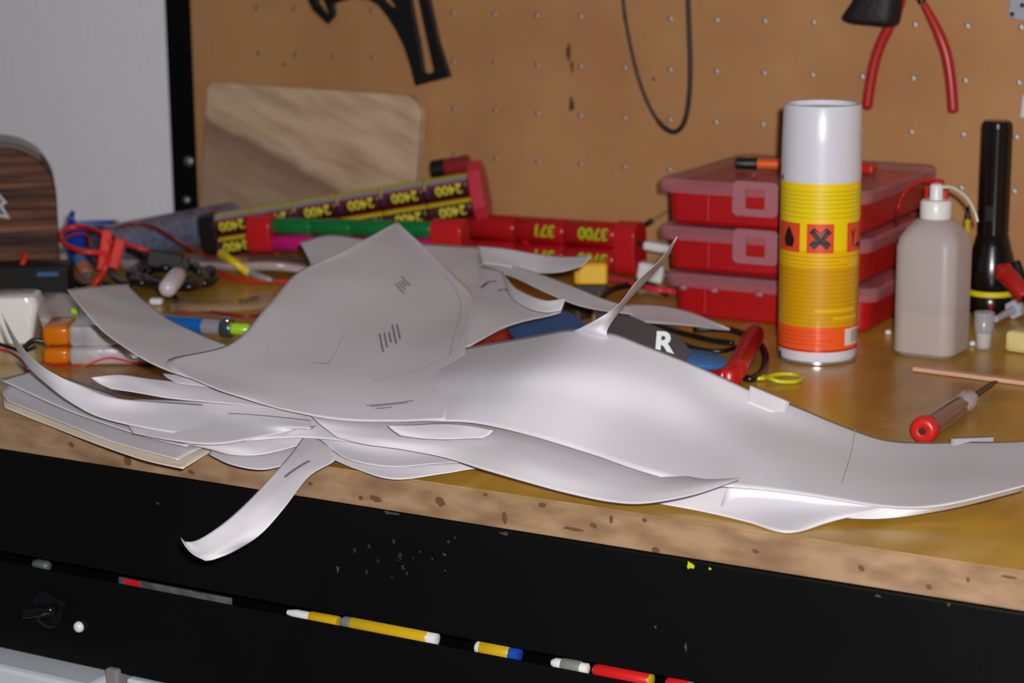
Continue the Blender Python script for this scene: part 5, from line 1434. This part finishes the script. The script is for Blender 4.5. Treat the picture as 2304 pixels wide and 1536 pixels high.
# front centre group
sheet('white bottom sheet with a scalloped edge at the front centre', [
  [(700, 985, 11), (800, 1000, 11), (900, 1010, 11), (1000, 1010, 12), (1100, 1020, 12), (1200, 1040, 11), (1300, 1060, 10)],
  [(715, 1010, 8), (800, 1030, 8), (890, 1045, 8), (1000, 1040, 9), (1095, 1040, 9), (1195, 1062, 8), (1290, 1080, 8)],
  [(740, 1030, 5), (800, 1055, 4.5), (885, 1077, 4), (1000, 1064, 5), (1095, 1055, 6), (1185, 1086, 5), (1285, 1096, 5)]], nu=44, nv=14)
sheet('grey curled sheet above the scalloped one at the front centre', [
  [(705, 965, 19), (800, 985, 18), (900, 998, 17), (1000, 1000, 18), (1080, 1005, 18)],
  [(712, 985, 16), (800, 1010, 13), (890, 1025, 12), (985, 1025, 14), (1075, 1025, 16)],
  [(735, 1003, 13), (790, 1035, 10), (880, 1050, 9), (975, 1042, 12), (1070, 1038, 14)]], nu=30, nv=14)
sheet('grey sheet ending in a sharp tip over the white banner', [
  [(702, 915, 26), (800, 925, 25), (900, 928, 25), (1010, 930, 26), (1110, 940, 27), (1200, 960, 28), (1300, 988, 25), (1400, 1022, 22), (1490, 1052, 20), (1580, 1076, 26), (1664, 1075, 33)],
  [(702, 936, 31), (800, 946, 29.5), (900, 952, 28), (1010, 955, 28), (1110, 968, 29.5), (1200, 986, 29.5), (1300, 1016, 26.5), (1400, 1050, 24), (1490, 1074, 24), (1580, 1081, 28), (1664, 1076, 33)],
  [(735, 965, 26), (810, 978, 25), (900, 990, 24), (1000, 998, 24), (1095, 1012, 24), (1190, 1036, 25), (1285, 1062, 23), (1385, 1085, 21), (1480, 1100, 23), (1575, 1092, 28), (1664, 1077, 33)],
  [(760, 985, 22), (820, 1000, 20.5), (905, 1012, 19), (1000, 1030, 18), (1090, 1058, 17), (1190, 1085, 16), (1280, 1108, 15), (1370, 1126, 15), (1450, 1130, 18), (1560, 1112, 25), (1664, 1078, 33)]], nu=70, nv=20)
sheet('bright sheet edge bulging under the central sheet front', [
  [(872, 957, 35.5), (930, 955, 36), (1000, 952, 36.5), (1060, 958, 36.5), (1110, 968, 36)],
  [(884, 968, 33), (940, 972, 33), (1005, 970, 33.5), (1060, 972, 33.5), (1100, 978, 33.5)],
  [(900, 980, 30), (950, 986, 30), (1005, 988, 30), (1055, 986, 30.5), (1085, 986, 31)]], nu=24, nv=12, wob=0)
# right bottom sheets
sheet('lowest white sheet at the front right, its corner near the bench edge', [
  [(1560, 1080, 16), (1650, 1085, 16), (1760, 1100, 14), (1880, 1120, 12), (2000, 1140, 10)],
  [(1520, 1108, 9), (1620, 1125, 8), (1720, 1140, 7), (1830, 1148, 7), (1950, 1152, 8)],
  [(1480, 1130, 4), (1580, 1148, 2.5), (1680, 1172, 1.5), (1772, 1197, 1), (1870, 1172, 2)]], nu=30, nv=14)
sheet('thin sheet between the banner and the lowest right sheet', [
  [(1640, 1090, 17), (1750, 1100, 16), (1880, 1120, 13), (2020, 1130, 13), (2150, 1125, 17), (2304, 1094, 25)],
  [(1630, 1112, 11), (1740, 1125, 9), (1870, 1140, 8), (2010, 1150, 8), (2140, 1138, 12), (2304, 1098, 22)],
  [(1620, 1140, 5), (1730, 1152, 4), (1850, 1162, 4), (1990, 1166, 4), (2140, 1146, 8), (2304, 1102, 20)]], nu=36, nv=12)
# printed marks
for cx, cy, du, dv, n_, w in ((0.635, 0.315, 0.05, 0.035, 4, .0013), (0.63, 0.50, 0.06, 0.06, 5, .0013), (0.60, 0.73, 0.12, -0.012, 2, .0012), (0.72, 0.87, 0.22, -0.02, 2, .0013), (0.70, 0.90, 0.08, -0.006, 1, .0013), (0.42, 0.62, 0.06, 0.0, 1, .001)):
    for q in range(n_):
        ou, ov = (0.012 * (q - n_ / 2), -0.010 * (q - n_ / 2)) if n_ > 2 else (0.0, 0.008 * q)
        k = 1 - 0.22 * (q % 3)
        mark('A', [(cx + ou - du * k / 2, cy + ov - dv * k / 2), (cx + ou, cy + ov), (cx + ou + du * k / 2, cy + ov + dv * k / 2)], w, 'printed_text')
for uv in ([(0.93, 0.30), (0.93, 0.48), (0.94, 0.62)], [(0.42, 0.50), (0.44, 0.62)], [(0.45, 0.8), (0.8, 0.68), (0.95, 0.6)]):
    mark('A', uv, .0005, 'printed_line', mat('faint_print', (170, 166, 172), 0.7))
for uv in ([(0.40, 0.32), (0.52, 0.22), (0.62, 0.19)], [(0.62, 0.32), (0.72, 0.26), (0.86, 0.25)]):
    mark('E', uv, .0022, 'pen_mark', blue_ink)
mark('B', [(0.715, 0.0), (0.70, 0.5), (0.69, 0.8)], .0006, 'printed_line', MATS['faint_print'])
mark('T', [(0.55, 0.19), (0.40, 0.30)], .0022, 'printed_text')
